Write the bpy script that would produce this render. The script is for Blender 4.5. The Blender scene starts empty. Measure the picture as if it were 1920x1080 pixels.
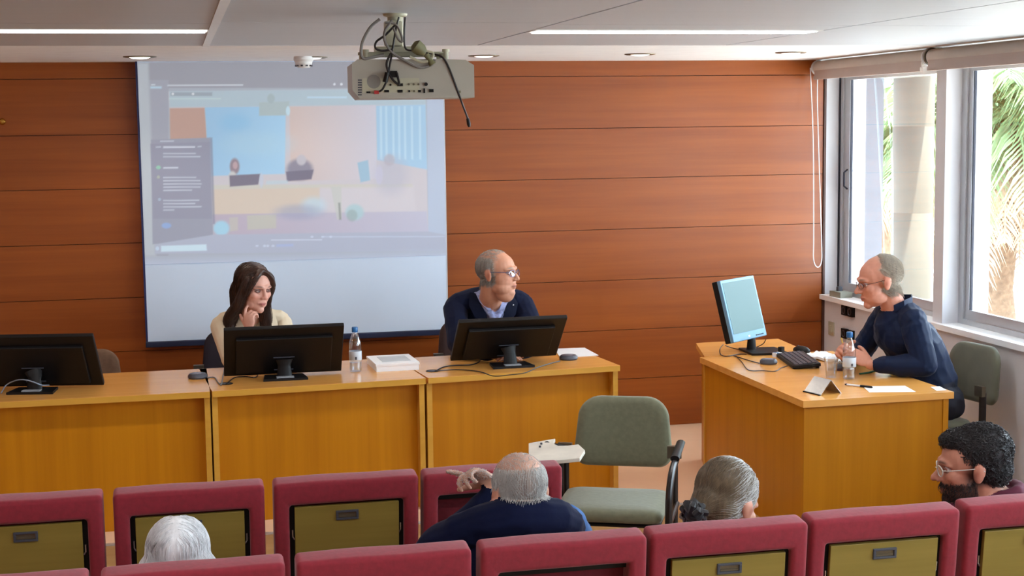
import bpy, bmesh, math, random
import numpy as np
from mathutils import Vector, Matrix, Euler, noise as mnoise
random.seed(7)
S = bpy.context.scene
COL = S.collection
PI = math.pi
# ------------------------------------------------------------------ camera
FPX, YAW, PIT, ROLL, CH = 2814.7, .22107, -.10797, -.012587, 2.0
def cam_axes():
    cy, sy = math.cos(YAW), math.sin(YAW)
    f = Vector((sy, cy, 0)); r = Vector((cy, -sy, 0)); u = Vector((0, 0, 1))
    f2 = f*math.cos(PIT)+u*math.sin(PIT); u2 = u*math.cos(PIT)-f*math.sin(PIT)
    return r*math.cos(ROLL)+u2*math.sin(ROLL), u2*math.cos(ROLL)-r*math.sin(ROLL), f2
CR, CU, CF = cam_axes()
camd = bpy.data.cameras.new('camera'); camo = bpy.data.objects.new('camera', camd); COL.objects.link(camo)
camd.sensor_width = 36; camd.lens = FPX/1920*36; camd.clip_end = 200
mt = Matrix((CR, CU, -CF)).transposed().to_4x4(); mt.translation = (0, 0, CH); camo.matrix_world = mt
S.camera = camo
# measured directions -> points on known real planes (height z, depth y, or side x)
def _ray(x, y): return CF+CR*((x-960)/FPX)-CU*((y-540)/FPX)
C0 = Vector((0, 0, CH))
def hz(x, y, z): d = _ray(x, y); return C0+d*((z-CH)/d.z)
def dy(x, y, Y): d = _ray(x, y); return C0+d*(Y/d.y)
def dx(x, y, X): d = _ray(x, y); return C0+d*(X/d.x)
# ------------------------------------------------------------------ world, sun, exposure
w = bpy.data.worlds.new('sky'); S.world = w; w.use_nodes = True
bg = w.node_tree.nodes['Background']; bg.inputs[0].default_value = (.76, .88, 1, 1); bg.inputs[1].default_value = 8.0
def lamp(name, kind, loc, energy, color=(1, 1, 1), direction=(0, 0, -1), **kw):
    l = bpy.data.lights.new(name, kind); l.energy = energy; l.color = color
    for k, v in kw.items(): setattr(l, k, v)
    o = bpy.data.objects.new(name, l); COL.objects.link(o); o.location = loc
    o.rotation_euler = Vector(direction).to_track_quat('-Z', 'Y').to_euler()
    return o
lamp('sun', 'SUN', (8, -3, 10), 12, (1, .95, .86), (-.10, .62, -.78), angle=.009)
S.view_settings.view_transform = 'Standard'; S.view_settings.look = 'None'
S.view_settings.gamma = 1; S.view_settings.use_curve_mapping = False
S.view_settings.exposure = 0.85
# ------------------------------------------------------------------ materials
def srgb(r, g, b):
    f = lambda c: (c/255/12.92) if c <= 10.3 else ((c/255+.055)/1.055)**2.4
    return (f(r), f(g), f(b), 1)
MATS = {}
def nd(nt, t, **kw):
    n = nt.nodes.new(t)
    for k, v in kw.items(): setattr(n, k, v)
    return n
def mat(name, col, rough=.6, metal=0, var=.12, scale=(8, 8, 8), bump=.1, spec=.5, detail=4, emit=None, es=0, sheen=0, coat=0, bdist=.003, nscale=1.0, attr=None):
    """principled material with an object-space noise varying colour, roughness and relief"""
    m = bpy.data.materials.new(name); m.use_nodes = True; nt = m.node_tree; b = nt.nodes['Principled BSDF']
    tc = nd(nt, 'ShaderNodeTexCoord'); mp = nd(nt, 'ShaderNodeMapping'); mp.inputs['Scale'].default_value = scale
    nt.links.new(tc.outputs['Object'], mp.inputs[0])
    nz = nd(nt, 'ShaderNodeTexNoise'); nz.inputs['Scale'].default_value = nscale; nz.inputs['Detail'].default_value = detail
    nt.links.new(mp.outputs[0], nz.inputs['Vector'])
    mx = nd(nt, 'ShaderNodeMix', data_type='RGBA'); c = Vector(col[:3])
    mx.inputs[6].default_value = (*(c*(1-var)), 1); mx.inputs[7].default_value = (*(c*(1+var)), 1)
    cr = nd(nt, 'ShaderNodeValToRGB'); cr.color_ramp.elements[0].position = .3; cr.color_ramp.elements[1].position = .7
    nt.links.new(nz.outputs[0], cr.inputs[0]); nt.links.new(cr.outputs[0], mx.inputs[0])
    out = mx.outputs[2]
    if attr:
        at = nd(nt, 'ShaderNodeAttribute'); at.attribute_name = attr
        m2 = nd(nt, 'ShaderNodeMix', data_type='RGBA', blend_type='MULTIPLY'); m2.inputs[0].default_value = 1
        mx.inputs[6].default_value = (1-var,)*3+(1,); mx.inputs[7].default_value = (1+var*.5,)*3+(1,)
        nt.links.new(at.outputs[0], m2.inputs[6]); nt.links.new(out, m2.inputs[7]); out = m2.outputs[2]
    nt.links.new(out, b.inputs['Base Color'])
    b.inputs['Roughness'].default_value = rough; b.inputs['Metallic'].default_value = metal
    b.inputs['Specular IOR Level'].default_value = spec
    if coat: b.inputs['Coat Weight'].default_value = coat; b.inputs['Coat Roughness'].default_value = .15
    if sheen: b.inputs['Sheen Weight'].default_value = sheen; b.inputs['Sheen Roughness'].default_value = .5
    if emit: b.inputs['Emission Color'].default_value = emit; b.inputs['Emission Strength'].default_value = es
    if bump:
        bp = nd(nt, 'ShaderNodeBump'); bp.inputs['Strength'].default_value = bump; bp.inputs['Distance'].default_value = bdist
        nt.links.new(nz.outputs[0], bp.inputs['Height']); nt.links.new(bp.outputs[0], b.inputs['Normal'])
    MATS[name] = m; return m
def wood(name, c1, c2, rough, axis='X', fine=38, coat=0, spec=.5):
    """veneer: long stretched noise bands plus fine pores along the axis"""
    m = bpy.data.materials.new(name); m.use_nodes = True; nt = m.node_tree; b = nt.nodes['Principled BSDF']
    tc = nd(nt, 'ShaderNodeTexCoord'); out = []
    for sc, dt in ((1, 3), (4.5, 6)):
        mp = nd(nt, 'ShaderNodeMapping')
        mp.inputs['Scale'].default_value = {'X': (.35*sc, fine*.25*sc, fine*.25*sc), 'Y': (fine*.25*sc, .35*sc, fine*.25*sc), 'Z': (fine*.25*sc, fine*.25*sc, .35*sc)}[axis]
        nt.links.new(tc.outputs['Object'], mp.inputs[0])
        nz = nd(nt, 'ShaderNodeTexNoise'); nz.inputs['Scale'].default_value = 1.5; nz.inputs['Detail'].default_value = dt; nz.inputs['Distortion'].default_value = .3
        nt.links.new(mp.outputs[0], nz.inputs['Vector']); out.append(nz)
    ad = nd(nt, 'ShaderNodeMath', operation='MULTIPLY_ADD'); ad.inputs[1].default_value = .35
    nt.links.new(out[1].outputs[0], ad.inputs[0]); nt.links.new(out[0].outputs[0], ad.inputs[2])
    cr = nd(nt, 'ShaderNodeValToRGB'); e = cr.color_ramp.elements
    e[0].position = .45; e[0].color = c1; e[1].position = .9; e[1].color = c2
    nt.links.new(ad.outputs[0], cr.inputs[0]); nt.links.new(cr.outputs[0], b.inputs['Base Color'])
    b.inputs['Roughness'].default_value = rough; b.inputs['Specular IOR Level'].default_value = spec
    if coat: b.inputs['Coat Weight'].default_value = coat; b.inputs['Coat Roughness'].default_value = .12
    bp = nd(nt, 'ShaderNodeBump'); bp.inputs['Strength'].default_value = .08; bp.inputs['Distance'].default_value = .002
    nt.links.new(ad.outputs[0], bp.inputs['Height']); nt.links.new(bp.outputs[0], b.inputs['Normal'])
    MATS[name] = m; return m
def glassy(name, tint, gloss=.08, rough=.02, col=(1, 1, 1, 1)):
    m = bpy.data.materials.new(name); m.use_nodes = True; nt = m.node_tree
    nt.nodes.remove(nt.nodes['Principled BSDF']); o = nt.nodes['Material Output']
    t = nd(nt, 'ShaderNodeBsdfTransparent'); t.inputs[0].default_value = tint
    g = nd(nt, 'ShaderNodeBsdfGlossy'); g.inputs['Roughness'].default_value = rough; g.inputs[0].default_value = col
    fr = nd(nt, 'ShaderNodeLayerWeight'); fr.inputs[0].default_value = .25
    mm = nd(nt, 'ShaderNodeMath', operation='MULTIPLY_ADD'); mm.inputs[1].default_value = .5; mm.inputs[2].default_value = gloss
    nt.links.new(fr.outputs['Facing'], mm.inputs[0])
    mx = nd(nt, 'ShaderNodeMixShader'); nt.links.new(mm.outputs[0], mx.inputs[0])
    nt.links.new(t.outputs[0], mx.inputs[1]); nt.links.new(g.outputs[0], mx.inputs[2]); nt.links.new(mx.outputs[0], o.inputs[0])
    MATS[name] = m; return m
CHERRY = wood('cherry_veneer', (.25, .055, .006, 1), (.34, .085, .011, 1), .36, 'X', spec=.42)
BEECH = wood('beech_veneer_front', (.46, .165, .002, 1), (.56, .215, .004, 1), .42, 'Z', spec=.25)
BEECHT = wood('beech_veneer_top', (.74, .33, .070, 1), (.84, .40, .095, 1), .27, 'X', coat=.2)  # lighter than the front; table-top sheen partly put into the base colour
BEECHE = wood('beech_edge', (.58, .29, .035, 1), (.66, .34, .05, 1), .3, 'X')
OAKP = wood('seat_back_veneer', (.235, .165, .030, 1), (.31, .215, .045, 1), .4, 'X')
FLOORM = mat('pink_beige_floor', srgb(244, 206, 172), .35, var=.05, scale=(3, 3, 3), bump=.03)
LOWFLOOR = wood('lower_floor_laminate', (.36, .20, .08, 1), (.42, .25, .11, 1), .4, 'X')
PLASTER = mat('white_plaster', srgb(248, 250, 254), .8, var=.03, bump=.15)
WALLW = mat('cream_wall_paint', srgb(224, 224, 230), .75, var=.03, scale=(4, 4, 4), bump=.15)
CEILP = mat('grey_metal_ceiling_panel', srgb(194, 199, 208), .5, var=.03, scale=(1.2, 45, 1), bump=.35, bdist=.002)
WHITEM = mat('white_lacquered_metal', srgb(232, 234, 236), .4, var=.02, bump=.05)
ALU = mat('satin_aluminium_frame', srgb(196, 198, 202), .35, metal=.55, var=.04, bump=.04)
DARK = mat('dark_gasket', srgb(30, 30, 48), .6)
BLACK = mat('black_plastic', srgb(15, 12, 13), .5, spec=.3, var=.1, bump=.05)
BLACKM = mat('black_tubular_metal', srgb(34, 27, 27), .35, metal=.2, var=.1, bump=.03)
RED = mat('maroon_upholstery', srgb(142, 28, 44), .85, var=.12, scale=(60, 60, 60), bump=.35, sheen=.2, bdist=.002)
REDIN = mat('dark_maroon_lining', srgb(104, 14, 30), .9, var=.15, scale=(60, 60, 60), bump=.3, sheen=.2)
GREEN = mat('sage_green_upholstery', srgb(116, 116, 92), .9, var=.1, scale=(50, 50, 50), bump=.35, sheen=.3, bdist=.002)
BROWNF = mat('dark_brown_chair_fabric', srgb(64, 40, 36), .85, var=.1, scale=(50, 50, 50), bump=.3)
GREYB = mat('grey_brown_chair_fabric', srgb(120, 92, 72), .85, var=.1, scale=(50, 50, 50), bump=.3)
HEMM = mat('blind_hem_fabric', srgb(196, 180, 172), .8, var=.03); BLINDM = mat('beige_blind_fabric', srgb(214, 208, 200), .8, var=.03, bump=.1)
PROJM = mat('ivory_projector_plastic', srgb(176, 170, 158), .45, var=.04, bump=.05)
MOUNT = mat('ivory_painted_steel', srgb(186, 182, 158), .45, var=.05)
GREYP = mat('grey_cable_sheath', srgb(120, 116, 112), .5)
PAPER = mat('white_paper', srgb(238, 238, 240), .7, var=.02, bump=.08)
SILVER = mat('silver_plastic_bezel', srgb(112, 156, 190), .45, metal=.1, var=.03)
STEEL = mat('brushed_aluminium', srgb(205, 208, 212), .25, metal=.9, var=.05, scale=(2, 60, 60))
DGREY = mat('dark_grey_plastic', srgb(70, 72, 82), .45)
BLUECAP = mat('blue_plastic_cap', srgb(24, 92, 150), .35)
WATERP = glassy('clear_plastic', (.93, .95, .97, 1), .10, .05)
LABELM = mat('frosted_bottle_label', srgb(206, 214, 222), .5)
GLASS = glassy('window_glass', (.95, .98, .98, 1), .03, .0)
BRASS = mat('brass', srgb(190, 140, 60), .25, metal=.9)
DBLUE = mat('screen_border_navy', srgb(30, 40, 88), .5)
NICKEL = mat('dull_nickel', srgb(120, 112, 96), .35, metal=.7)
REDP = mat('red_plastic', srgb(190, 40, 40), .4)
OLIVE = mat('olive_plug_plastic', srgb(112, 110, 76), .5)
GREENS = mat('dark_green_strap', srgb(30, 92, 52), .6)
YELLOW = mat('yellow_pencil_paint', srgb(226, 196, 96), .4)
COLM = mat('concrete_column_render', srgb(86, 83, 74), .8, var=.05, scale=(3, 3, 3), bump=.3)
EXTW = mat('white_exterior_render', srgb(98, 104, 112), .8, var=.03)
PAVE = mat('pale_paving', srgb(214, 206, 196), .8, var=.06)
PALMG = mat('palm_frond_green', srgb(122, 148, 104), .5, var=.35, scale=(3, 3, 3), bump=.1)
PALMD = mat('dry_palm_frond', srgb(184, 164, 142), .7, var=.35, scale=(5, 5, 5), bump=.1)
TRUNK = mat('palm_trunk_fibre', srgb(112, 92, 74), .9, var=.3, scale=(20, 20, 20), bump=.8, bdist=.02)
# ------------------------------------------------------------------ mesh helpers
def V(*a): return Vector(a)
def box(bm, x0, x1, y0, y1, z0, z1, M=None):
    vs = [bm.verts.new(p) for p in ((x0, y0, z0), (x1, y0, z0), (x1, y1, z0), (x0, y1, z0), (x0, y0, z1), (x1, y0, z1), (x1, y1, z1), (x0, y1, z1))]
    for f in ((3, 2, 1, 0), (4, 5, 6, 7), (0, 1, 5, 4), (1, 2, 6, 5), (2, 3, 7, 6), (3, 0, 4, 7)): bm.faces.new([vs[i] for i in f])
    if M is not None: bmesh.ops.transform(bm, matrix=M, verts=vs)
    return vs
def prism(bm, poly, z0, z1, M=None):
    """polygon in xy extruded along z"""
    a = [bm.verts.new((p[0], p[1], z0)) for p in poly]; b = [bm.verts.new((p[0], p[1], z1)) for p in poly]
    n = len(poly); bm.faces.new(a[::-1]); bm.faces.new(b)
    for i in range(n): bm.faces.new((a[i], a[(i+1) % n], b[(i+1) % n], b[i]))
    if M is not None: bmesh.ops.transform(bm, matrix=M, verts=a+b)
    return a+b
def frame_of(d, up=Vector((0, 0, 1))):
    d = d.normalized()
    if abs(d.dot(up)) > .98: up = Vector((0, 1, 0))
    a = d.cross(up).normalized(); return a, a.cross(d)
def tube(bm, pts, rad, n=8, cap=True, flat=1.0):
    pts = [Vector(p) for p in pts]; rs = rad if isinstance(rad, (list, tuple)) else [rad]*len(pts)
    rings = []; pa = None
    for i, p in enumerate(pts):
        d = (pts[min(i+1, len(pts)-1)]-pts[max(i-1, 0)])
        if d.length < 1e-9: d = Vector((0, 0, 1))
        a, b = frame_of(d)
        if pa is not None:
            a2 = pa-d.normalized()*pa.dot(d.normalized())
            if a2.length > 1e-4: a = a2.normalized(); b = a.cross(d.normalized())
        pa = a
        rings.append([bm.verts.new(p+(a*math.cos(2*PI*k/n)+b*flat*math.sin(2*PI*k/n))*rs[i]) for k in range(n)])
    for r0, r1 in zip(rings, rings[1:]):
        for k in range(n): bm.faces.new((r0[k], r0[(k+1) % n], r1[(k+1) % n], r1[k]))
    if cap: bm.faces.new(rings[0][::-1]); bm.faces.new(rings[-1])
    return [v for r in rings for v in r]
def lathe(bm, prof, n=24, M=None, sx=1, sy=1):
    rings = []; vs = []
    for r, z in prof:
        if r < 1e-5: v = bm.verts.new((0, 0, z)); rings.append([v]); vs.append(v)
        else:
            ring = [bm.verts.new((r*sx*math.cos(2*PI*k/n), r*sy*math.sin(2*PI*k/n), z)) for k in range(n)]; rings.append(ring); vs += ring
    for a, b in zip(rings, rings[1:]):
        for k in range(n):
            q = (k+1) % n
            if len(a) == 1 and len(b) == 1: continue
            if len(a) == 1: bm.faces.new((a[0], b[q], b[k]))
            elif len(b) == 1: bm.faces.new((a[k], a[q], b[0]))
            else: bm.faces.new((a[k], a[q], b[q], b[k]))
    if M is not None: bmesh.ops.transform(bm, matrix=M, verts=vs)
    return vs
def ell(bm, c, r, M=None, nu=20, nv=12):
    prof = [(math.sin(PI*i/nv), -math.cos(PI*i/nv)) for i in range(nv+1)]; prof[0] = (0, -1); prof[-1] = (0, 1)
    m = Matrix.Translation(c) @ Matrix.Diagonal((*r, 1))
    if M is not None: m = M @ m
    return lathe(bm, prof, nu, m)
def spline(pts, n=8):
    P = [Vector(p) for p in pts]; P = [P[0]*2-P[1]]+P+[P[-1]*2-P[-2]]; out = []
    for i in range(1, len(P)-2):
        for k in range(n):
            t = k/n; a, b, c, d = P[i-1:i+3]
            out.append(.5*((2*b)+(c-a)*t+(2*a-5*b+4*c-d)*t*t+(3*b-a-3*c+d)*t**3))
    out.append(P[-2]); return out
def fin(name, bm, m, parent=None, bevel=0, seg=2, smooth=False, off=None, ang=40):
    if off is not None: bmesh.ops.translate(bm, vec=-Vector(off), verts=bm.verts)
    if bevel:
        es = [e for e in bm.edges if len(e.link_faces) == 2 and e.calc_face_angle(0) > math.radians(25)]
        bmesh.ops.bevel(bm, geom=es, offset=bevel, segments=seg, profile=.6, affect='EDGES', clamp_overlap=True)
    bmesh.ops.recalc_face_normals(bm, faces=bm.faces)
    me = bpy.data.meshes.new(name); bm.to_mesh(me); bm.free()
    if smooth:
        me.polygons.foreach_set('use_smooth', [True]*len(me.polygons))
        if ang < 180: me.set_sharp_from_angle(angle=math.radians(ang))
    for mm in (m if isinstance(m, (list, tuple)) else [m]): me.materials.append(mm)
    o = bpy.data.objects.new(name, me); COL.objects.link(o)
    if parent: o.parent = parent
    return o
def tag(o, label=None, cat=None, group=None, kind=None):
    for k, v in (('label', label), ('category', cat), ('group', group), ('kind', kind)):
        if v: o[k] = v
    return o
def thing(name, label, cat, loc=(0, 0, 0), rz=0, group=None, kind=None):
    o = bpy.data.objects.new(name, None); COL.objects.link(o); o.location = loc; o.rotation_euler = (0, 0, rz); o.empty_display_size = .1
    return tag(o, label, cat, group, kind)
def B(): return bmesh.new()
def bx(name, m, parent, *d, bevel=.002, M=None, **k):
    bm = B(); box(bm, *d, M=M); return fin(name, bm, m, parent, bevel=bevel, **k)
def dup(root, loc, rz, label=None, group=None):
    r = root.copy(); COL.objects.link(r); r.location = loc; r.rotation_euler = (0, 0, rz)
    if label: r['label'] = label
    if group: r['group'] = group
    for ch in list(root.children):
        c = ch.copy(); COL.objects.link(c); c.parent = r
        for g in list(ch.children):
            d = g.copy(); COL.objects.link(d); d.parent = c
    return r
def Rz(a): return Matrix.Rotation(a, 4, 'Z')
def Rx(a): return Matrix.Rotation(a, 4, 'X')
def T(*a): return Matrix.Translation(a)
# ------------------------------------------------------------------ the setting
YW, XR, ZC, XL, YB, ZL = 9.38, 4.271, 2.405, -4.2, -3.0, 0
YST = 7.367                                                   # stage edge
st = lambda name, bm, m, **k: tag(fin(name, bm, m, **k), kind='structure')
bm = B(); box(bm, XL-.2, XR+.3, YB-.2, YW+.2, -.12, -.004); plat = st('floor', bm, LOWFLOOR)
bm = B(); box(bm, XL, XR, YB, YST-.014, -.02, 0); fin('laminate_area', bm, LOWFLOOR, plat)
bm = B(); box(bm, XL, XR, YST+.022, YW+.02, -.02, 0); fin('pale_area', bm, FLOORM, plat)
bm = B(); box(bm, XL, XR, YST-.013, YST+.021, -.02, .004); fin('metal_floor_strip', bm, ALU, plat, bevel=.002)
# back wall: eight courses of cherry panels with recessed joints
bm = B(); box(bm, XL-.2, XR+.15, YW+.02, YW+.2, ZL, ZC+.4); wb = st('wall_back', bm, mat('dark_joint_backing', srgb(60, 22, 10), .8))  # dark brown backing that shows in the panel joints
zj = [0, .327, .655, .985, 1.318, 1.650, 1.974, 2.307, ZC+.02]
for a, b in zip(zj, zj[1:]):
    bm = B(); box(bm, XL, XR-.018, YW, YW+.03, a+.0018, b-.0018); fin('panel', bm, CHERRY, wb, bevel=.003)
bm = B(); box(bm, XR-.016, XR-.001, YW-.012, YW+.03, 0, ZC); tag(fin('trim_1', bm, mat('dark_corner_trim', srgb(82, 48, 36), .5), bevel=.002), kind='structure')
bm = B(); box(bm, XL-.2, XL, YB-.2, YW+.2, ZL, ZC+.4); st('wall_left', bm, CHERRY)
bm = B(); box(bm, XL-.2, XR+.3, YB-.2, YB, ZL, ZC+.4); st('wall_rear', bm, WALLW)
# ceiling: plaster band by the wall, metal panels towards the room
bm = B(); box(bm, XL-.2, XR+.3, YB-.2, YW+.2, ZC+.06, ZC+.4); ce = st('ceiling', bm, mat('ceiling_void', srgb(70, 66, 62), .9))
bm = B(); box(bm, XL, XR+.12, 7.575, YW+.02, ZC, ZC+.07); fin('plaster_band', bm, PLASTER, ce, bevel=.003)
bm = B(); box(bm, 4.12, XR+.12, YB, 7.57, ZC, ZC+.07); fin('plaster_margin', bm, PLASTER, ce, bevel=.003)
PX = [-3.87, -2.52, -1.17, .18, 1.53, 2.865, 4.11]
STRIPS = []
ys = [7.565, 6.0, 4.4, 2.8, 1.2, -.4, -2.0, YB]
for i in range(len(PX)-1):
    for j in range(len(ys)-1):
        x0, x1, y1, y0 = PX[i]+.006, PX[i+1]-.006, ys[j]-.005, ys[j+1]+.005
        lit = (i in (0, 2, 4)) and (j % 2 == 0) and j < 6
        if j == 0 and i not in (2, 4, 0): y0 = 5.905 if i == 3 else y0
        if lit:
            a, b = y1-1.25, y1-1.06
            bm = B(); box(bm, x0, x1, b+.004, y1, ZC, ZC+.05); fin('ceiling_panel', bm, CEILP, ce, bevel=.003)
            bm = B(); box(bm, x0, x1, y0, a-.004, ZC, ZC+.05); fin('ceiling_panel', bm, CEILP, ce, bevel=.003)
            STRIPS.append((x0, x1, a, b))
        else:
            if i == 3 and j == 1: y1 = 5.895
            bm = B(); box(bm, x0, x1, y0, y1, ZC, ZC+.05); fin('ceiling_panel', bm, CEILP, ce, bevel=.003)
bm = B(); box(bm, .165, .198, YB, 7.57, ZC-.006, ZC+.02); fin('ceiling_rail', bm, WHITEM, ce, bevel=.002)['label'] = 'white metal ceiling rail'
DIFF = mat('lit_diffuser', (1, 1, .95, 1), .5, emit=(1, .98, .9, 1), es=1.8, bump=0)
for k, (x0, x1, a, b) in enumerate(STRIPS):
    vis = b > 6 and x0 > -2
    t = thing('ceiling_light', ('long lit ceiling strip light at the upper left, ending at the white rail' if x1 < .3 else 'long lit ceiling strip light right of the projector, towards the windows') if vis else 'ceiling strip light outside the picture', 'ceiling light', ((x0+x1)/2, (a+b)/2, ZC), group='ceiling strip lights' if vis else 'ceiling strip lights outside the picture')
    w2, d2 = (x1-x0)/2, (b-a)/2
    bm = B()
    for q in ((-w2, w2, -d2, -d2+.012), (-w2, w2, d2-.012, d2), (-w2, -w2+.012, -d2+.012, d2-.012), (w2-.012, w2, -d2+.012, d2-.012)): box(bm, *q, -.002, .045)
    fin('frame', bm, WHITEM, t)
    bm = B(); box(bm, -w2+.012, w2-.012, -d2+.012, d2-.012, .012, .03); fin('diffuser', bm, DIFF, t)
    lamp('strip_lamp', 'AREA', ((x0+x1)/2, (a+b)/2, ZC-.006), 7, (.98, .97, 1), shape='RECTANGLE', size=x1-x0-.04, size_y=b-a-.04).visible_camera = True
SPOTG = mat('downlight_glow', (1, .9, .7, 1), .5, emit=(1, .88, .7, 1), es=5, bump=0)
SPOTD = mat('downlight_dim', (.8, .78, .75, 1), .5, emit=(1, .95, .9, 1), es=.8, bump=0)
for k, (px, py) in enumerate([(262, 106), (585, 107), (907, 104), (1200, 101), (1483, 98)]):
    p = hz(px, py, ZC)
    t = thing('downlight', ['leftmost round recessed downlight above the dark wall, glowing warm', 'round recessed downlight partly behind the smoke detector', 'round recessed downlight just right of the projector', 'round recessed downlight fourth along the white band', 'rightmost round recessed downlight near the window corner'][k], 'downlight', (p.x, p.y, ZC), group='downlights in the white ceiling band')
    bm = B(); lathe(bm, [(.062, .0), (.062, -.003), (.078, -.007), (.09, -.004), (.092, .001)], 32); fin('ring', bm, NICKEL, t, smooth=True)
    bm = B(); lathe(bm, [(0, -.014), (.035, -.012), (.055, -.006), (.061, .002)], 24); fin('lens', bm, SPOTG if k == 0 else SPOTD, t)
    lamp('downlight_lamp', 'SPOT', (p.x, p.y-.0, ZC-.03), 5 if k else 9, (1, .86, .68), spot_size=2.2, spot_blend=.6, shadow_soft_size=.05)
# smoke detector
p = dy(569, 108, 8.72)
t = thing('smoke_detector', 'white round smoke detector hanging from the ceiling over the screen', 'smoke detector', (p.x, p.y, ZC))
bm = B(); lathe(bm, [(0, .001), (.055, .001), (.058, -.018), (.05, -.03)], 28); fin('base', bm, WHITEM, t, smooth=True)
bm = B(); lathe(bm, [(.05, -.03), (.047, -.045), (.035, -.062), (.0, -.066)], 28); fin('chamber', bm, WHITEM, t, smooth=True)
bm = B()
for k in range(10): box(bm, .036, .05, -.006, .006, -.056, -.048, M=Rz(k*PI/5))
fin('vent', bm, DGREY, t)
# right wall with windows
XI, XG, XO = XR, 4.40, 4.56
SILL, WTOP = .84, 2.36
wins = [(7.89, 9.38), (5.98, 7.68+.10), (4.08, 5.86), (2.18, 3.96), (.28, 2.06), (-1.62, .16)]
bm = B()
box(bm, XI, XO, YB-.2, YW+.2, ZL, SILL-.03); box(bm, XI, XO, YB-.2, YW+.2, WTOP, ZC+.4)
for a, b in ((7.78, 7.89), (5.86, 5.98), (3.96, 4.08), (2.06, 2.18), (.16, .28), (YB-.2, -1.62)): box(bm, XI, XO, a, b, SILL-.03, WTOP)
box(bm, XI+.001, XO, 9.381, YW+.2, SILL-.03, WTOP)
wr = st('wall_right', bm, WALLW)
bm = B(); box(bm, XI-.035, XG-.03, YB, YW-.002, SILL-.032, SILL); fin('window_sill', bm, PLASTER, wr, bevel=.004)
for i, (a, b) in enumerate(wins):
    bm = B(); z0, z1 = SILL, WTOP; fw = .055
    box(bm, XG-.03, XG+.05, a, a+fw, z0, z1); box(bm, XG-.03, XG+.05, b-fw, b, z0, z1)
    box(bm, XG-.03, XG+.05, a+fw, b-fw, z0, z0+.03); box(bm, XG-.03, XG+.05, a+fw, b-fw, z1-.04, z1)
    wn = tag(fin('window_%d' % (i+1), bm, ALU, bevel=.003), kind='structure')
    mid = (a+b)/2
    sashes = [(a+fw, b-fw)] if i <= 1 else [(a+fw, mid+.03), (mid-.03, b-fw)]
    for s, (c, d) in enumerate(sashes):
        xo = XG-.018+.03*s; bm = B(); sw = .045 if i else .08
        box(bm, xo, xo+.026, c, c+sw, z0+.03, z1-.04); box(bm, xo, xo+.026, d-sw, d, z0+.03, z1-.04)
        box(bm, xo, xo+.026, c+sw, d-sw, z0+.03, z0+.085); box(bm, xo, xo+.026, c+sw, d-sw, z1-.09, z1-.04)
        sh = fin('sash', bm, ALU, wn, bevel=.003)
        bm = B(); g = .006
        for q in ((c+sw, c+sw+g, z0+.085, z1-.09), (d-sw-g, d-sw, z0+.085, z1-.09)): box(bm, xo+.004, xo+.02, q[0], q[1], q[2], q[3])
        fin('gasket', bm, DARK, sh)
        bm = B(); box(bm, xo+.01, xo+.014, c+sw, d-sw, z0+.085, z1-.09); fin('pane', bm, GLASS, sh)
bm = B(); tube(bm, [(XG-.02, 9.27, 1.55), (XG-.045, 9.27, 1.57), (XG-.045, 9.27, 1.66), (XG-.02, 9.27, 1.68)], .006); fin('window_handle', bm, DARK, bpy.data.objects['window_1'], smooth=True)
bm = B(); box(bm, XG-.036, XG-.029, 9.362, 9.379, SILL, WTOP-.01); fin('gasket', bm, DARK, bpy.data.objects['window_1'])
# portals to help the daylight through the openings
for i, (a, b) in enumerate(wins):
    l = lamp('daylight_portal', 'AREA', (XO+.02, (a+b)/2, (SILL+WTOP)/2), 1, direction=(-1, 0, 0), shape='RECTANGLE', size=WTOP-SILL if False else b-a, size_y=WTOP-SILL)
    l.rotation_euler = (PI/2, 0, PI/2); l.data.cycles.is_portal = True
# exterior: canopy, column, pier, paving
bm = B(); box(bm, XO-.01, 6.0, -6, 14.5, 2.62, 2.85); tag(fin('canopy', bm, EXTW), 'unseen white concrete canopy outside, sized to keep sun off the windows', 'canopy')  # unseen overhang; edge set to shade the room and the upper column
bm = B(); box(bm, XO, 60, -40, 70, -3.2, -3.0); tag(fin('ground', bm, PAVE), kind='structure')
pc = dx(1711, 350, 5.9)
t = thing('round_column', 'round beige concrete column standing outside the window', 'column', (pc.x, pc.y, -3))
bm = B(); n = 40; R0 = .165; segs = [(-3+3.0, 0), ]
prof = [(0, 0)]
for z0, z1 in ((0, 2.75), (2.75, 3.55), (3.55, 4.25), (4.25, 4.95), (4.95, 5.6)): prof += [(R0-.004, z0+.001), (R0, z0+.006), (R0, z1-.006), (R0-.004, z1-.001)]
prof += [(0, 5.615)]
lathe(bm, prof, n); fin('shaft', bm, COLM, t, smooth=True, ang=50)
bm = B(); a1, a2 = dy(1622, 350, 10.6), dy(1655, 350, 10.6)
box(bm, a1.x, a2.x, 10.6, dx(1612, 350, a1.x).y, -3, 2.62); tag(fin('exterior_pier', bm, EXTW, bevel=.005), 'pale rectangular pier outside, left of the round column', 'pier')
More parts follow.
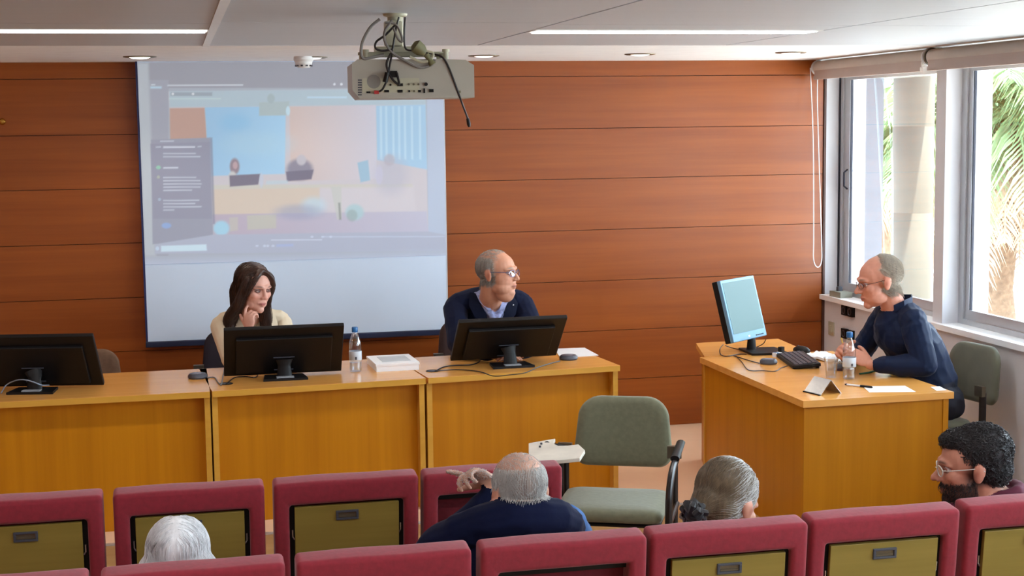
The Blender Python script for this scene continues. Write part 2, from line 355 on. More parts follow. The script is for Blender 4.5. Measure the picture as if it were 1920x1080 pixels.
# palm trees outside: shaggy trunk, green arching fronds, dry skirt
def palm(label, base, ztop, nf, L, seed, skirt=26, lean=0.0):
    rnd = random.Random(seed)
    t = thing('palm_tree', label, 'palm tree', base)
    H = ztop-base[2]
    bm = B(); pts = [(lean*(i/12)**2, 0, H*i/12) for i in range(13)]
    tube(bm, pts, [.2+.03*math.sin(i*2.1) for i in range(13)], 14); fin('trunk', bm, TRUNK, t, smooth=True)
    def frond(az, el, length, droop, m, wid, nl=34):
        bm = B(); pts = []; p = Vector((lean, 0, H)); e = el; N = 16
        ca, sa = math.cos(az), math.sin(az)
        for i in range(N+1):
            pts.append(p.copy()); p = p+Vector((ca*math.cos(e), sa*math.cos(e), math.sin(e)))*(length/N); e -= droop/N
            e = max(e, -1.5)
        tube(bm, pts, [.016*(1-.8*i/N)+.003 for i in range(N+1)], 5)
        side = Vector((-sa, ca, 0))
        for k in range(nl):
            u = .14+.86*k/nl; x = u*N; i = min(int(x), N-1); q = pts[i].lerp(pts[i+1], x-i); d = (pts[i+1]-pts[i]).normalized()
            ll = wid*(math.sin(PI*min(u*.9+.08, 1))**.6)*rnd.uniform(.8, 1.1)
            for s in (-1, 1):
                dirn = (side*s*.8+d*.75+Vector((0, 0, rnd.uniform(-.15, .1)))).normalized()
                tip = q+dirn*ll+Vector((0, 0, -ll*rnd.uniform(.25, .7))); md = q+dirn*ll*.5+Vector((0, 0, -ll*.07))
                wv = d*.016; up = Vector((0, 0, .003))
                a = [bm.verts.new(v) for v in (q-wv*.5, q+wv*.5, md+wv, tip, md-wv)]
                b2 = [bm.verts.new(v+up) for v in (q-wv*.5, q+wv*.5, md+wv, tip, md-wv)]
                bm.faces.new(a); bm.faces.new(b2[::-1])
                for j in range(5): bm.faces.new((a[j], b2[j], b2[(j+1) % 5], a[(j+1) % 5]))
        return fin('dry_frond' if m is PALMD else 'frond', bm, m, t)
    for k in range(nf):
        frond(k*2.399+rnd.uniform(-.2, .2), rnd.uniform(.0, 1.25), L*rnd.uniform(.85, 1.1), rnd.uniform(1.5, 2.6), PALMG, .5)
    for k in range(skirt):
        frond(k*2.399+rnd.uniform(-.3, .3), rnd.uniform(-.9, -.2), L*rnd.uniform(.6, 1.1), rnd.uniform(1.1, 1.8), PALMD, .3, 24)
    return t
q = dx(1872, 250, 8.0); palm('shaggy palm tree with drooping green fronds outside the large window', (q.x, q.y, -3.0), q.z+.1, 52, 1.95, 3, 50)
q = dx(1650, 260, 9.5); palm('palm tree seen in the gap between the pale pier and the round column', (q.x, q.y, -3.0), q.z, 26, 1.5, 8, 10)
q = dx(1850, 250, 14.0); palm('distant palm tree behind the shaggy palm outside', (q.x-.5, q.y, -3.0), q.z+.9, 30, 2.2, 12, 20)
# ------------------------------------------------------------------ roller blinds
for k, (y0, y1, lb) in enumerate([(7.83, 9.33, 'rolled-up beige roller blind in the corner above the near-wall window'), (5.9, 7.80, 'rolled-up beige roller blind above the window with the palm view')]):
    t = thing('roller_blind', lb, 'blind', (4.19, (y0+y1)/2, 2.352), group='roller blinds above the windows')
    h = (y1-y0)/2
    bm = B(); tube(bm, [(0, -h+.012, 0), (0, h-.012, 0)], .044, 28); fin('fabric_roll', bm, BLINDM, t, smooth=True)
    bm = B(); box(bm, -.040, -.032, -h+.02, h-.03, -.06, .0); box(bm, -.046, -.028, -h+.02, h-.03, -.078, -.055); fin('hem_bar', bm, HEMM, t, bevel=.004)
    for s in (-1, 1):
        bm = B(); lathe(bm, [(0, -.006), (.05, -.006), (.05, .006), (0, .006)], 24, T(0, s*h, 0) @ Rx(PI/2)); box(bm, -.012, .06, s*h-.005, s*h+.005, -.02, .056); fin('bracket', bm, WHITEM if k == 0 else NICKEL, t, bevel=.001)
    if k == 0:
        bm = B(); L = [(-.052, h+.008, .0), (-.075, h-.1, -.5), (-.08, h-.13, -1.1), (-.078, h-.13, -1.26), (-.05, h-.13, -1.31), (-.022, h-.13, -1.27), (-.02, h-.12, -1.1), (-.01, h-.02, -.3), (.0, h+.008, -.03)]
        tube(bm, spline(L, 6), .0035, 6); fin('pull_cord', bm, WHITEM, t, smooth=True)
# fabric lower strip under each roll is the hem; wall below the sill: sockets
for k, (z, lb) in enumerate([(.77, 'upper black socket block on the wall below the sill'), (.617, 'lower black socket block on the wall below the sill')]):
    t = thing('wall_socket', lb, 'socket', (XR, 8.985, z), group='black sockets below the window sill')
    for s in (-1, 1):
        bm = B(); box(bm, -.022, .0, s*.045-.036, s*.045+.036, -.032, .032); c = fin('housing', bm, BLACK, t, bevel=.004)
        bm = B(); lathe(bm, [(.0, .004), (.016, .004), (.02, -.001), (.024, -.001), (.024, .002)], 16, T(-.0235, s*.045, 0) @ Matrix.Rotation(PI/2, 4, 'Y')); fin('socket_face', bm, DGREY, c, smooth=True)
t = thing('switch_plate', 'cream switch plate on the wall beside the corner below the sill', 'switch', (XR, 9.25, .62))
bx('plate', MOUNT, t, -.008, 0, -.04, .04, -.045, .045); bx('rocker', MOUNT, t, -.014, -.006, -.018, .018, -.022, .022)
t = thing('window_sill_box', 'small grey box with a dark cap on the sill in the corner', 'box', (4.30, 9.18, SILL), .1)
bx('case', mat('grey_green_box_plastic', srgb(150, 152, 140), .5), t, -.045, .045, -.07, .07, 0, .038, bevel=.006)
bm = B(); lathe(bm, [(0, .038), (.022, .038), (.02, .066), (0, .068)], 16, T(0, .02, 0)); fin('cap', bm, DGREY, t, smooth=True)
t = thing('wall_hook', 'small brass knob on the dark wood wall at the left edge', 'hook', (-.965, YW, 2.059))
bm = B(); lathe(bm, [(0, 0), (.014, 0), (.014, .004), (.006, .008), (.006, .03), (.017, .036), (.02, .046), (.014, .056), (0, .06)], 20, Rx(PI/2)); fin('knob', bm, BRASS, t, smooth=True)
# ------------------------------------------------------------------ projection screen with the video call on it
Y_S = 9.30
sc = thing('projection_screen', 'large white pull-down projection screen on the back wall', 'screen', (.74, Y_S, ZC))
SX0, SX1, SZ0, SZ1 = -.18, 1.668, .72, ZC
bm = B(); box(bm, SX0, SX1, Y_S+.003, Y_S+.006, SZ0-.005, SZ1); fin('fabric', bm, mat('screen_fabric', srgb(214, 230, 250), .8, var=.02, scale=(1.5, 1.5, 1.5), bump=0), sc, off=sc.location)
bm = B(); box(bm, SX0-.012, SX0, Y_S+.002, Y_S+.007, SZ0-.005, SZ1); fin('border', bm, DBLUE, sc, off=sc.location)
bm = B(); box(bm, SX1-.001, SX1+.006, Y_S+.002, Y_S+.007, SZ0-.005, SZ1); fin('border', bm, mat('screen_border_pale', srgb(200, 205, 210), .6), sc, off=sc.location)
bm = B(); box(bm, SX0-.015, SX1+.008, Y_S-.008, Y_S+.016, SZ0-.036, SZ0); fin('bottom_bar', bm, mat('navy_slat', srgb(32, 40, 70), .45), sc, bevel=.006, off=sc.location)
# the projected picture: a fine grid with one colour per point, laid out in the screen's own plane
def sp(x, y): v = dy(x, y, Y_S); return v.x, v.z
NXG, NZG = 380, 250
gx = np.linspace(SX0+.001, SX1-.002, NXG); z_lo = sp(560, 478)[1]-.03; gz = np.linspace(z_lo, SZ1-.004, NZG)
# inverse map of the plane to the layout sheet (1920 x 1080 units) used for the coordinates below
GX, GZ = np.meshgrid(gx, gz)
def sheet(X, Z):
    v = np.stack([X, np.full_like(X, Y_S), Z-CH], -1); k = v@np.array(CF)
    return 960+FPX*(v@np.array(CR))/k, 540-FPX*(v@np.array(CU))/k
PXs, PYs = sheet(GX, GZ)
img = np.zeros(PXs.shape+(3,)); img[:] = (168, 176, 190)
def sstep(a, b, x): t = np.clip((x-a)/(b-a), 0, 1); return t*t*(3-2*t)
def quad(poly, col, soft=1.5, alpha=1.0, grad=None):
    """fill a convex clockwise polygon"""
    m = np.ones(PXs.shape)
    n = len(poly)
    for i in range(n):
        (x0, y0), (x1, y1) = poly[i], poly[(i+1) % n]; L = math.hypot(x1-x0, y1-y0)
        d = ((x1-x0)*(PYs-y0)-(y1-y0)*(PXs-x0))/L; m = np.minimum(m, sstep(-soft, soft, d))
    c = np.array(col, float)
    if grad is not None:
        g = np.clip((PXs-poly[0][0])/(poly[1][0]-poly[0][0]), 0, 1)[..., None]; c = c*(1-g)+np.array(grad)*g
    global img
    img = img*(1-m[..., None]*alpha)+c*m[..., None]*alpha
def blob(cx, cy, rx, ry, col, alpha=1.0, soft=.25):
    global img
    d = np.sqrt(((PXs-cx)/rx)**2+((PYs-cy)/ry)**2); m = (1-sstep(1-soft, 1+soft, d))*alpha
    img = img*(1-m[..., None])+np.array(col, float)*m[..., None]
def rect(x0, y0, x1, y1, col, **k): quad([(x0, y0), (x1, y0), (x1, y1), (x0, y1)], col, **k)
rect(250, 100, 850, 165, (150, 152, 162)); rect(250, 150, 316, 480, (158, 162, 176))
quad([(256, 118), (278, 118), (292, 480), (270, 480)], (182, 192, 200), soft=4)
quad([(800, 150), (840, 150), (840, 470), (803, 470)], (180, 196, 220))
# video picture
quad([(316, 172), (797, 165), (803, 436), (330, 446)], (206, 200, 206))
quad([(317, 171), (797, 166), (798, 196), (318, 201)], (176, 200, 212))
quad([(317, 184), (414, 184), (414, 186), (317, 186)], (196, 226, 222)); quad([(576, 181), (650, 181), (650, 184), (576, 184)], (190, 226, 246))
quad([(320, 173), (398, 173), (398, 180), (320, 180)], (150, 164, 176)); blob(324, 176, 2.5, 2.5, (224, 232, 235)); blob(362, 176, 2.5, 2.5, (224, 232, 235))
quad([(318, 203), (384, 202), (388, 260), (319, 262)], (192, 150, 132))
quad([(543, 200), (705, 197), (706, 335), (545, 340)], (214, 190, 180), grad=(208, 206, 220))
quad([(384, 201), (536, 199), (534, 326), (392, 330)], (148, 198, 236), grad=(160, 212, 248))
blob(440, 230, 26, 16, (132, 196, 240), .7, .6); blob(480, 270, 60, 22, (168, 214, 240), .6, .6)
quad([(705, 198), (798, 196), (801, 318), (707, 300)], (160, 205, 238)); 
for x in (712, 722, 735, 746, 757, 770, 785): quad([(x, 199), (x+4, 199), (x+5, 300), (x+1, 298)], (194, 230, 248), alpha=.8)
quad([(486, 192), (542, 190), (542, 216), (486, 217)], (172, 192, 194)); blob(508, 185, 7, 9, (164, 184, 188)); blob(540, 208, 4, 9, (196, 232, 246))
quad([(398, 347), (772, 345), (775, 352), (398, 355)], (206, 204, 190)); quad([(398, 355), (600, 352), (600, 398), (398, 404)], (216, 198, 178))
quad([(600, 352), (775, 350), (780, 400), (600, 396)], (212, 206, 212), soft=5); quad([(398, 402), (800, 396), (803, 436), (400, 444)], (184, 168, 186), grad=(190, 190, 212))
quad([(463, 404), (518, 402), (518, 428), (464, 431)], (192, 190, 178)); quad([(430, 408), (446, 407), (446, 432), (431, 434)], (192, 186, 180))
blob(440, 312, 9, 15, (138, 118, 128)); blob(441, 310, 4.5, 7, (190, 156, 160)); blob(436, 335, 8, 14, (208, 208, 206)); quad([(430, 329), (488, 326), (484, 346), (431, 350)], (104, 98, 116))
blob(562, 318, 24, 20, (110, 110, 134), .8); blob(565, 300, 9, 10, (190, 186, 196)); quad([(536, 322), (588, 318), (584, 336), (538, 340)], (102, 96, 116))
blob(490, 338, 4, 14, (190, 204, 226), .7); quad([(500, 339), (540, 338), (540, 344), (498, 346)], (180, 214, 226), alpha=.6)
quad([(670, 305), (690, 300), (694, 338), (676, 342)], (150, 190, 216)); blob(733, 330, 30, 34, (180, 182, 200), .6, .5); blob(730, 300, 10, 11, (180, 172, 184), .7); blob(711, 328, 7, 18, (196, 196, 224), .6)
blob(588, 386, 22, 16, (190, 220, 236), .8, .5); blob(560, 398, 42, 14, (150, 156, 186), .6, .5); blob(665, 398, 17, 15, (168, 206, 214), .9); blob(660, 404, 10, 11, (142, 160, 158), .6)
blob(415, 428, 15, 14, (158, 214, 240)); quad([(620, 350), (640, 350), (641, 410), (632, 412)], (196, 202, 192), alpha=.7); quad([(634, 380), (638, 380), (640, 412), (636, 412)], (140, 146, 140))
# chat column
quad([(283, 262), (394, 258), (400, 452), (286, 458)], (146, 150, 168)); quad([(394, 258), (398, 258), (403, 420), (399, 420)], (120, 124, 148), alpha=.7)
quad([(282, 270), (394, 266), (397, 410), (287, 410)], (138, 140, 160))
rnd = random.Random(2)
def line(x0, y0, x1, col=(192, 202, 220), h=1.3, a=.85): quad([(x0, y0-h), (x1, y0-h-.4), (x1, y0+h-.4), (x0, y0+h)], col, soft=.8, alpha=a)
line(300, 265, 326); line(292, 276, 302); line(306, 276, 366, (214, 224, 240), 1.8); line(370, 275, 378)
for y, x1 in ((288, 367), (294, 376), (333, 368), (339, 376), (345, 378), (351, 376), (357, 360), (376, 374), (382, 366), (388, 378), (394, 327)): line(306, y, x1)
line(306, 315, 334, (206, 216, 232), 1.6); blob(297, 314, 4.5, 3.5, (140, 206, 176)); blob(297, 332, 3, 3, (170, 176, 160)); blob(299, 374, 3, 3, (160, 176, 200)); blob(312, 423, 9, 5.5, (134, 166, 222))
quad([(282, 162), (303, 162), (303, 166), (282, 166)], (184, 222, 242)); line(283, 159, 291, (210, 226, 232)); line(314, 160, 456, (212, 222, 232), 1.5); blob(627, 158, 2, 2.5, (226, 232, 240)); blob(640, 158, 2.5, 2.5, (226, 232, 240))
quad([(400, 440), (803, 434), (836, 440), (836, 470), (290, 476), (290, 458)], (172, 180, 202)); line(508, 450, 604, (214, 226, 244), 1); line(604, 444, 834, (190, 204, 226), 1.2)
for x in (585, 605, 620, 502, 482, 496, 512): blob(x, 461 if x < 560 else 444, 3, 2, (206, 220, 240), .8)
quad([(302, 461), (387, 458), (388, 470), (302, 472)], (206, 236, 250)); blob(295, 466, 3.5, 4, (190, 214, 236)); quad([(518, 458), (550, 457), (550, 462), (518, 463)], (160, 180, 232), alpha=.7)
m = sstep(z_lo, z_lo+.06, GZ)[..., None]; base_c = np.array((178, 190, 212.)); img = img*m+base_c*(1-m)
img = img*.72+np.array((204, 206, 218.))*.28
lin = np.where(img/255 <= .04045, img/255/12.92, ((img/255+.055)/1.055)**2.4)
me = bpy.data.meshes.new('projected_picture')
vv = np.stack([GX, np.full_like(GX, Y_S-.0005), GZ], -1).reshape(-1, 3)-np.array(sc.location)
idx = np.arange(NXG*NZG).reshape(NZG, NXG); fq = np.stack([idx[:-1, :-1], idx[:-1, 1:], idx[1:, 1:], idx[1:, :-1]], -1).reshape(-1, 4)
me.from_pydata(vv.tolist(), [], fq.tolist())
ca = me.color_attributes.new('picture', 'FLOAT_COLOR', 'POINT'); ca.data.foreach_set('color', np.concatenate([lin.reshape(-1, 3), np.ones((NXG*NZG, 1))], 1).ravel())
pm = bpy.data.materials.new('projected_light'); pm.use_nodes = True; nt = pm.node_tree; b = nt.nodes['Principled BSDF']
at = nd(nt, 'ShaderNodeAttribute'); at.attribute_name = 'picture'; nt.links.new(at.outputs[0], b.inputs['Emission Color']); b.inputs['Emission Strength'].default_value = .32
hm_ = nd(nt, 'ShaderNodeMix', data_type='RGBA', blend_type='MULTIPLY'); hm_.inputs[0].default_value = 1; hm_.inputs[7].default_value = (.5, .5, .5, 1); nt.links.new(at.outputs[0], hm_.inputs[6]); nt.links.new(hm_.outputs[2], b.inputs['Base Color']); b.inputs['Roughness'].default_value = .9; b.inputs['Specular IOR Level'].default_value = .1
me.materials.append(pm); po = bpy.data.objects.new('projected_picture', me); COL.objects.link(po); po.parent = sc
# ------------------------------------------------------------------ ceiling projector
PC = dy(768, 150, 5.42); pr_rz = -.06
t = thing('projector', 'ivory ceiling-mounted projector with sockets and cables on its rear', 'projector', (PC.x, PC.y, PC.z), pr_rz)
Wp, Hp, Dp = .215, .068, .15
bm = B(); prof = [(-Wp+.025, -Hp), (Wp-.0, -Hp), (Wp, -Hp+.005), (Wp, Hp-.022), (Wp-.03, Hp-.004), (Wp-.12, Hp), (-Wp+.02, Hp), (-Wp, Hp-.014), (-Wp, -Hp+.03)]
a = [bm.verts.new((x, -Dp, z)) for x, z in prof]; b_ = [bm.verts.new((x, Dp, z)) for x, z in prof]; bm.faces.new(a); bm.faces.new(b_[::-1])
for i in range(len(prof)): j = (i+1) % len(prof); bm.faces.new((a[j], a[i], b_[i], b_[j]))
body = fin('casing', bm, PROJM, t, bevel=.006, seg=3)
bm = B(); lathe(bm, [(0, .01), (.032, .01), (.036, .002), (.036, -.02)], 24, T(.1, Dp+.01, 0) @ Rx(-PI/2)); fin('lens', bm, BLACK, body, smooth=True)
def pp(px, py): v = dy(px, py, 5.27); return v.x-PC.x, v.z-PC.z
def port(name, px, py, w_, h_, m=BLACK, d=.004, par=body):
    x, z = pp(px, py); return bx(name, m, par, x-w_/2, x+w_/2, -Dp-d, -Dp+.004, z-h_/2, z+h_/2, bevel=.001)
port('port_plate', 738, 160, .20, .05, MOUNT, .0015)
for px, py, w_, h_ in ((696, 173, .014, .006), (730, 171, .017, .008), (755, 171, .018, .009), (755, 159, .020, .010), (791, 171, .010, .008), (800, 170, .006, .016), (813, 170, .016, .011)): port('port', px, py, w_, h_)
for px, py in ((772, 171), (781, 171), (737, 159), (771, 158), (780, 158), (789, 158), (803, 158)):
    x, z = pp(px, py); bm = B(); r_ = .0065 if px == 803 else .0038
    lathe(bm, [(0, .003), (r_, .003), (r_, -.003)], 14, T(x, -Dp-.002, z) @ Rx(PI/2)); fin('jack', bm, BLACK if px != 771 and px < 780 or px > 800 else NICKEL, body, smooth=True)
port('power_inlet', 743, 139, .024, .022, BLACK, .012); port('plug', 711, 173, .016, .012, REDP, .014)
for px in (680,):
    for k in range(7):
        x, z = pp(px, 150+k*4.6); bx('vent_slot', DGREY, body, x-.007, x+.007, -Dp-.001, -Dp+.003, z-.0022, z+.0022, bevel=0)
bm = B(); x, z = pp(706, 153); lathe(bm, [(0, .002), (.024, .002), (.024, -.003)], 24, T(x, -Dp-.0, z) @ Rx(PI/2)); fin('speaker_grille', bm, mat('grille_grey', srgb(140, 136, 130), .6), body)
x, z = pp(866, 172); bx('lock_slot', OLIVE, body, x-.003, x+.003, -Dp-.001, -Dp+.003, z-.004, z+.004, bevel=0)
# mount
zt = ZC-PC.z
bm = B(); lathe(bm, [(0, zt), (.045, zt), (.042, zt-.008), (.028, zt-.012), (.028, .12), (0, .12)], 20, T(-.045, .03, 0)); fin('ceiling_tube', bm, MOUNT, t, smooth=True)
bm = B(); box(bm, -.12, .03, -.03, .09, .098, .118); box(bm, -.15, .13, -.015, .0, .085, .1); box(bm, -.15, .13, .06, .075, .085, .1)
for x in (-.145, .12): box(bm, x-.01, x+.01, -.11, .1, .08, .092)
fin('bracket', bm, MOUNT, t, bevel=.003)
for x, y in ((-.165, -.11), (.12, -.11), (-.165, .1), (.12, .1)):
    bm = B(); tube(bm, [(x, y, Hp-.01), (x, y, .098)], .009, 10); lathe(bm, [(0, .104), (.013, .104), (.013, .094), (0, .094)], 12, T(x, y, 0)); fin('mounting_leg', bm, MOUNT, t, smooth=True)
bm = B(); prism(bm, [(-.03, -.025), (.03, -.025), (.035, .02), (-.035, .02)], .0, .09, T(-.055, -.01, .12)); fin('pivot_block', bm, MOUNT, t, bevel=.008, smooth=True)
def cab(name, m, r_, pts, par=None, Y=5.3):
    L = []
    for q_ in pts:
        v = dy(q_[0], q_[1], Y+(q_[2] if len(q_) > 2 else 0)); L.append(v)
    bm = B(); tube(bm, spline(L, 7), r_, 7)
    o = fin(name, bm, m, par, smooth=True, off=(PC.x, PC.y, PC.z))
    return o
rzi = Rz(-pr_rz)
cabs = [('cable', GREYP, .0055, [(712, 36), (694, 52), (680, 78), (677, 100), (682, 110), (695, 108), (720, 103)]),
        ('cable', GREYP, .005, [(735, 38), (722, 58), (722, 78), (735, 98), (756, 112), (785, 126), (808, 122), (815, 112)]),
        ('cable', GREYP, .0045, [(722, 42), (742, 46), (752, 64), (754, 78), (746, 72), (738, 52)]),
        ('cable', BLACKM, .0036, [(748, 32), (742, 56), (736, 92), (733, 110), (729, 132), (726, 148), (718, 166), (711, 172)]),
        ('cable', BLACKM, .0036, [(760, 32), (758, 60), (760, 90), (775, 95), (790, 97), (812, 101), (830, 108), (842, 128), (856, 165), (868, 198), (877, 222), (879, 232)]),
        ('cable', BLACKM, .004, [(742, 46), (722, 66), (706, 78), (704, 90), (716, 95), (735, 93)]),
        ('cable', BLACKM, .0042, [(733, 100), (725, 118), (728, 134), (737, 150), (748, 158), (746, 146), (744, 136)]),
        ('cable', MOUNT, .005, [(768, 106), (790, 116), (808, 112), (812, 100), (800, 96)])]
for n_, m_, r_, L in cabs: o = cab(n_, m_, r_, L, t, 5.26); o.rotation_euler = (0, 0, -pr_rz)
bm = B(); a, b_ = dy(877, 222, 5.26), dy(880, 238, 5.26); tube(bm, [a, a.lerp(b_, .7), b_], [.006, .007, .004], 10); o = fin('cable_plug', bm, BLACK, t, smooth=True, off=PC); o.rotation_euler.z = -pr_rz
bm = B(); a, b_ = dy(726, 136, 5.25), dy(722, 154, 5.25); tube(bm, [a, b_], [.008, .009], 10); o = fin('cable_plug', bm, BLACK, t, smooth=True, off=PC); o.rotation_euler.z = -pr_rz
bm = B(); a, b_ = dy(779, 86, 5.26), dy(797, 100, 5.26); tube(bm, [a+(a-b_)*.25, a, a.lerp(b_, .6), b_], [.012, .025, .022, .012], 14); o = fin('mains_plug', bm, OLIVE, t, bevel=0, smooth=True, off=PC); o.rotation_euler.z = -pr_rz
bm = B(); a, b_ = dy(799, 102, 5.26), dy(811, 121, 5.26); tube(bm, [a, a.lerp(b_, .5), b_], [.011, .008, .015], 12); o = fin('mains_socket', bm, OLIVE, t, smooth=True, off=PC); o.rotation_euler.z = -pr_rz
# ------------------------------------------------------------------ desks
ZT = .70
def desk(label, x0, x1, y, rz, depth=.74, group=None):
    t = thing('conference_desk', label, 'desk', (x0, y, 0), rz, group)
    w_ = x1-x0; g = .003
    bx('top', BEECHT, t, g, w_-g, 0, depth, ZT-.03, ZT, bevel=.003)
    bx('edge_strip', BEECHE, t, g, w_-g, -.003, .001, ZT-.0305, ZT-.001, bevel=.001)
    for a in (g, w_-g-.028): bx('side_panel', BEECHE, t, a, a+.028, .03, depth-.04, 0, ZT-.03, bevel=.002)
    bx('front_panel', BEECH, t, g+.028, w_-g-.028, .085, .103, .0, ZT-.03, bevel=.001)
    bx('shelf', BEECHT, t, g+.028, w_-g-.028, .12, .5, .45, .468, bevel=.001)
    return t
D1 = (hz(0, 752, ZT), hz(397, 733, ZT)); D2 = (hz(800, 709, ZT), hz(1160, 686, ZT))
def yaw2(a, b): return math.atan2(b.y-a.y, b.x-a.x)
desk('leftmost beech desk with the dark monitor cut off by the picture edge', -.98, .147, 7.535, .0, group=None)
desk('middle beech desk in front of the woman in the cream blazer', .152, 1.250, 7.537, yaw2(V(.15, 7.545, 0), V(1.253, 7.62, 0)))
desk('rightmost beech desk in front of the man in the navy jacket', 1.256, 2.335, 7.615, yaw2(V(1.257, 7.62, 0), V(2.33, 7.72, 0)), .70)
# speaker's table at the window side: near desk and a turned side table behind it
t = thing('speaker_desk', 'separate beech desk by the window with the silver monitor and water bottle', 'desk', (2.84, 6.455, 0))
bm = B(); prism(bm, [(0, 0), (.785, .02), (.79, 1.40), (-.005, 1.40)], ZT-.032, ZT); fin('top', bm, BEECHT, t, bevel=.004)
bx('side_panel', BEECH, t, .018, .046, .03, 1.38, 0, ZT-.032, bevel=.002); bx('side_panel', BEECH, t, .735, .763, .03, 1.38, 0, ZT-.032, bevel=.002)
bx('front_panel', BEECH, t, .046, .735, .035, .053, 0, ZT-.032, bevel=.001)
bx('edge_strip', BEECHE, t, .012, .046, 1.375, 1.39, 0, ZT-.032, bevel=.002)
t = thing('side_table', 'low beech table joined behind the speaker desk near the wood wall', 'table', (2.87, 7.88, 0))
bm = B(); prism(bm, [(0, 0), (.62, 0), (.66, .52), (.13, .50)], ZT-.03, ZT); fin('top', bm, BEECHT, t, bevel=.004)
bm = B(); prism(bm, [(.03, .03), (.6, .03), (.62, .47), (.155, .47)], 0, ZT-.03); fin('pedestal', bm, BEECH, t, bevel=.002)
# ------------------------------------------------------------------ chairs
def rrect(w_, z0, z1, r_, n=6, wt=None):
    """rounded outline in xz, optional top width"""
    wt = wt or w_; P = []
    for cx, cz, a0 in ((wt/2-r_, z1-r_, 0), (-wt/2+r_, z1-r_, 90), (-w_/2+r_*.6, z0+r_*.6, 180), (w_/2-r_*.6, z0+r_*.6, 270)):
        rr = r_ if a0 < 180 else r_*.6
        for k in range(n+1): a = math.radians(a0+90*k/n); P.append((cx+rr*math.cos(a), cz+rr*math.sin(a)))
    return P
def curved_pad(bm, outline, th, bow, M=None):
    """padded shell from an xz outline, bowed in y; fan to rings for a cushioned look"""
    n = len(outline); cx = sum(p[0] for p in outline)/n; cz = sum(p[1] for p in outline)/n; vs = []
    def ring(s, y):
        L = []
        for x, z in outline:
            xx = cx+(x-cx)*s; zz = cz+(z-cz)*s; L.append(bm.verts.new((xx, y-bow*(1-(xx/.24)**2), zz)))
        vs.extend(L); return L
    spec = [(.5, -th*.5), (.8, -th*.48), (.95, -th*.36), (1, -th*.1), (1, th*.15), (.96, th*.4), (.8, th*.5), (.5, th*.5)]
    R_ = [ring(*q) for q in spec]
    for a, b_ in zip(R_, R_[1:]):
        for k in range(n): bm.faces.new((a[k], a[(k+1) % n], b_[(k+1) % n], b_[k]))
    bm.faces.new(R_[0][::-1]); bm.faces.new(R_[-1])
    if M is not None: bmesh.ops.transform(bm, matrix=M, verts=vs)
def armchair(label, cat_m, loc, rz, arms=True, tablet=False, frame_m=BLACKM):
    """visitor chair: local front is -y, origin on the floor under the seat centre"""
    t = thing('visitor_chair', label, 'chair', loc, rz)
    bm = B(); curved_pad(bm, rrect(.43, .525, .83, .10, 8, .40), .045, -.03, T(0, .225, 0) @ Rx(-.12) @ T(0, .04, 0)); fin('backrest', bm, cat_m, t, smooth=True, ang=80)
    bm = B(); curved_pad(bm, [(x*1.0, z*1.0) for x, z in rrect(.45, -.21, .21, .07, 6)], .06, .0, T(0, 0, .43) @ Rx(-PI/2)); fin('seat', bm, cat_m, t, smooth=True, ang=80)
    bm = B(); curved_pad(bm, rrect(.43, -.2, .2, .06, 5), .02, 0, T(0, 0, .395) @ Rx(-PI/2)); fin('seat_shell', bm, BLACK, t, smooth=True, ang=60)
    for s in (-1, 1):
        bm = B(); tube(bm, spline([(s*.235, .23, .0), (s*.235, .235, .4), (s*.235, .235, .60)], 5), .014, 10, flat=1.5); fin('leg', bm, frame_m, t, smooth=True)
        bm = B()
        if arms and not (tablet and s < 0): L = [(s*.25, -.2, 0), (s*.25, -.2, .42), (s*.252, -.19, .53), (s*.256, -.12, .60), (s*.262, -.0, .632), (s*.262, .2, .642)]
        else: L = [(s*.25, -.2, 0), (s*.25, -.2, .38), (s*.25, -.17, .405), (s*.25, .1, .41)]
        tube(bm, spline(L, 6), .015, 10, flat=1.4); fin('leg', bm, frame_m, t, smooth=True)
        bm = B(); tube(bm, [(s*.245, -.2, .385), (s*.245, .235, .385)], .011, 8); fin('side_rail', bm, frame_m, t, smooth=True)
        bx('bracket', NICKEL, t, s*.235-.03, s*.235+.03, .205, .228, .585, .638, bevel=.003)
        if arms and not (tablet and s < 0):
            bm = B(); tube(bm, [(s*.262, -.06, .644), (s*.262, .22, .652)], .019, 12, flat=.7); fin('armrest', bm, BLACK, t, smooth=True)
    return t
gc = hz(1150, 945, .45)
t = armchair('green upholstered chair with a white writing tablet, empty in front of the desks', GREEN, (1.735, 5.86, 0), -.42, tablet=True)
M_ = T(-.228, .035, .642) @ Rz(.22) @ Matrix.Diagonal((.82, 1, 1, 1))
bm = B(); prism(bm, [(-.13, .16), (.015, .17), (-.015, .09), (.0, .03), (.045, .005), (.10, .0), (.105, -.12), (.05, -.24), (-.14, -.20), (-.18, -.10)], 0, .016, M_ @ Rz(.15) @ Matrix.Rotation(-.08, 4, 'Y')); tb = fin('writing_tablet', bm, mat('off_white_laminate', srgb(226, 220, 206), .4), t, bevel=.003)
for q in ((-.09, .08), (-.1, .02)):
    bm = B(); lathe(bm, [(0, .0185), (.006, .0185), (.006, .012)], 10, M_ @ T(q[0], q[1], .0)); fin('screw', bm, DGREY, tb)
bm = B(); tube(bm, [(-.235, .21, .615), (-.262, .20, .62), (-.29, .17, .63), (-.30, .13, .645)], .016, 10); fin('tablet_hinge', bm, BLACK, t, smooth=True)
bm = B(); tube(bm, [(-.25, .19, .02), (-.25, .19, .62)], .013, 10); fin('tablet_post', bm, BLACKM, t, smooth=True)
armchair('grey-brown chair empty behind the leftmost desk', GREYB, (-.53, 8.36, 0), .0, arms=False).scale = (1, 1, .94)
armchair('dark fabric chair the woman in the cream blazer sits on', mat('near_black_fabric', srgb(34, 22, 34), .85), (.345, 8.60, 0), .0, arms=False)
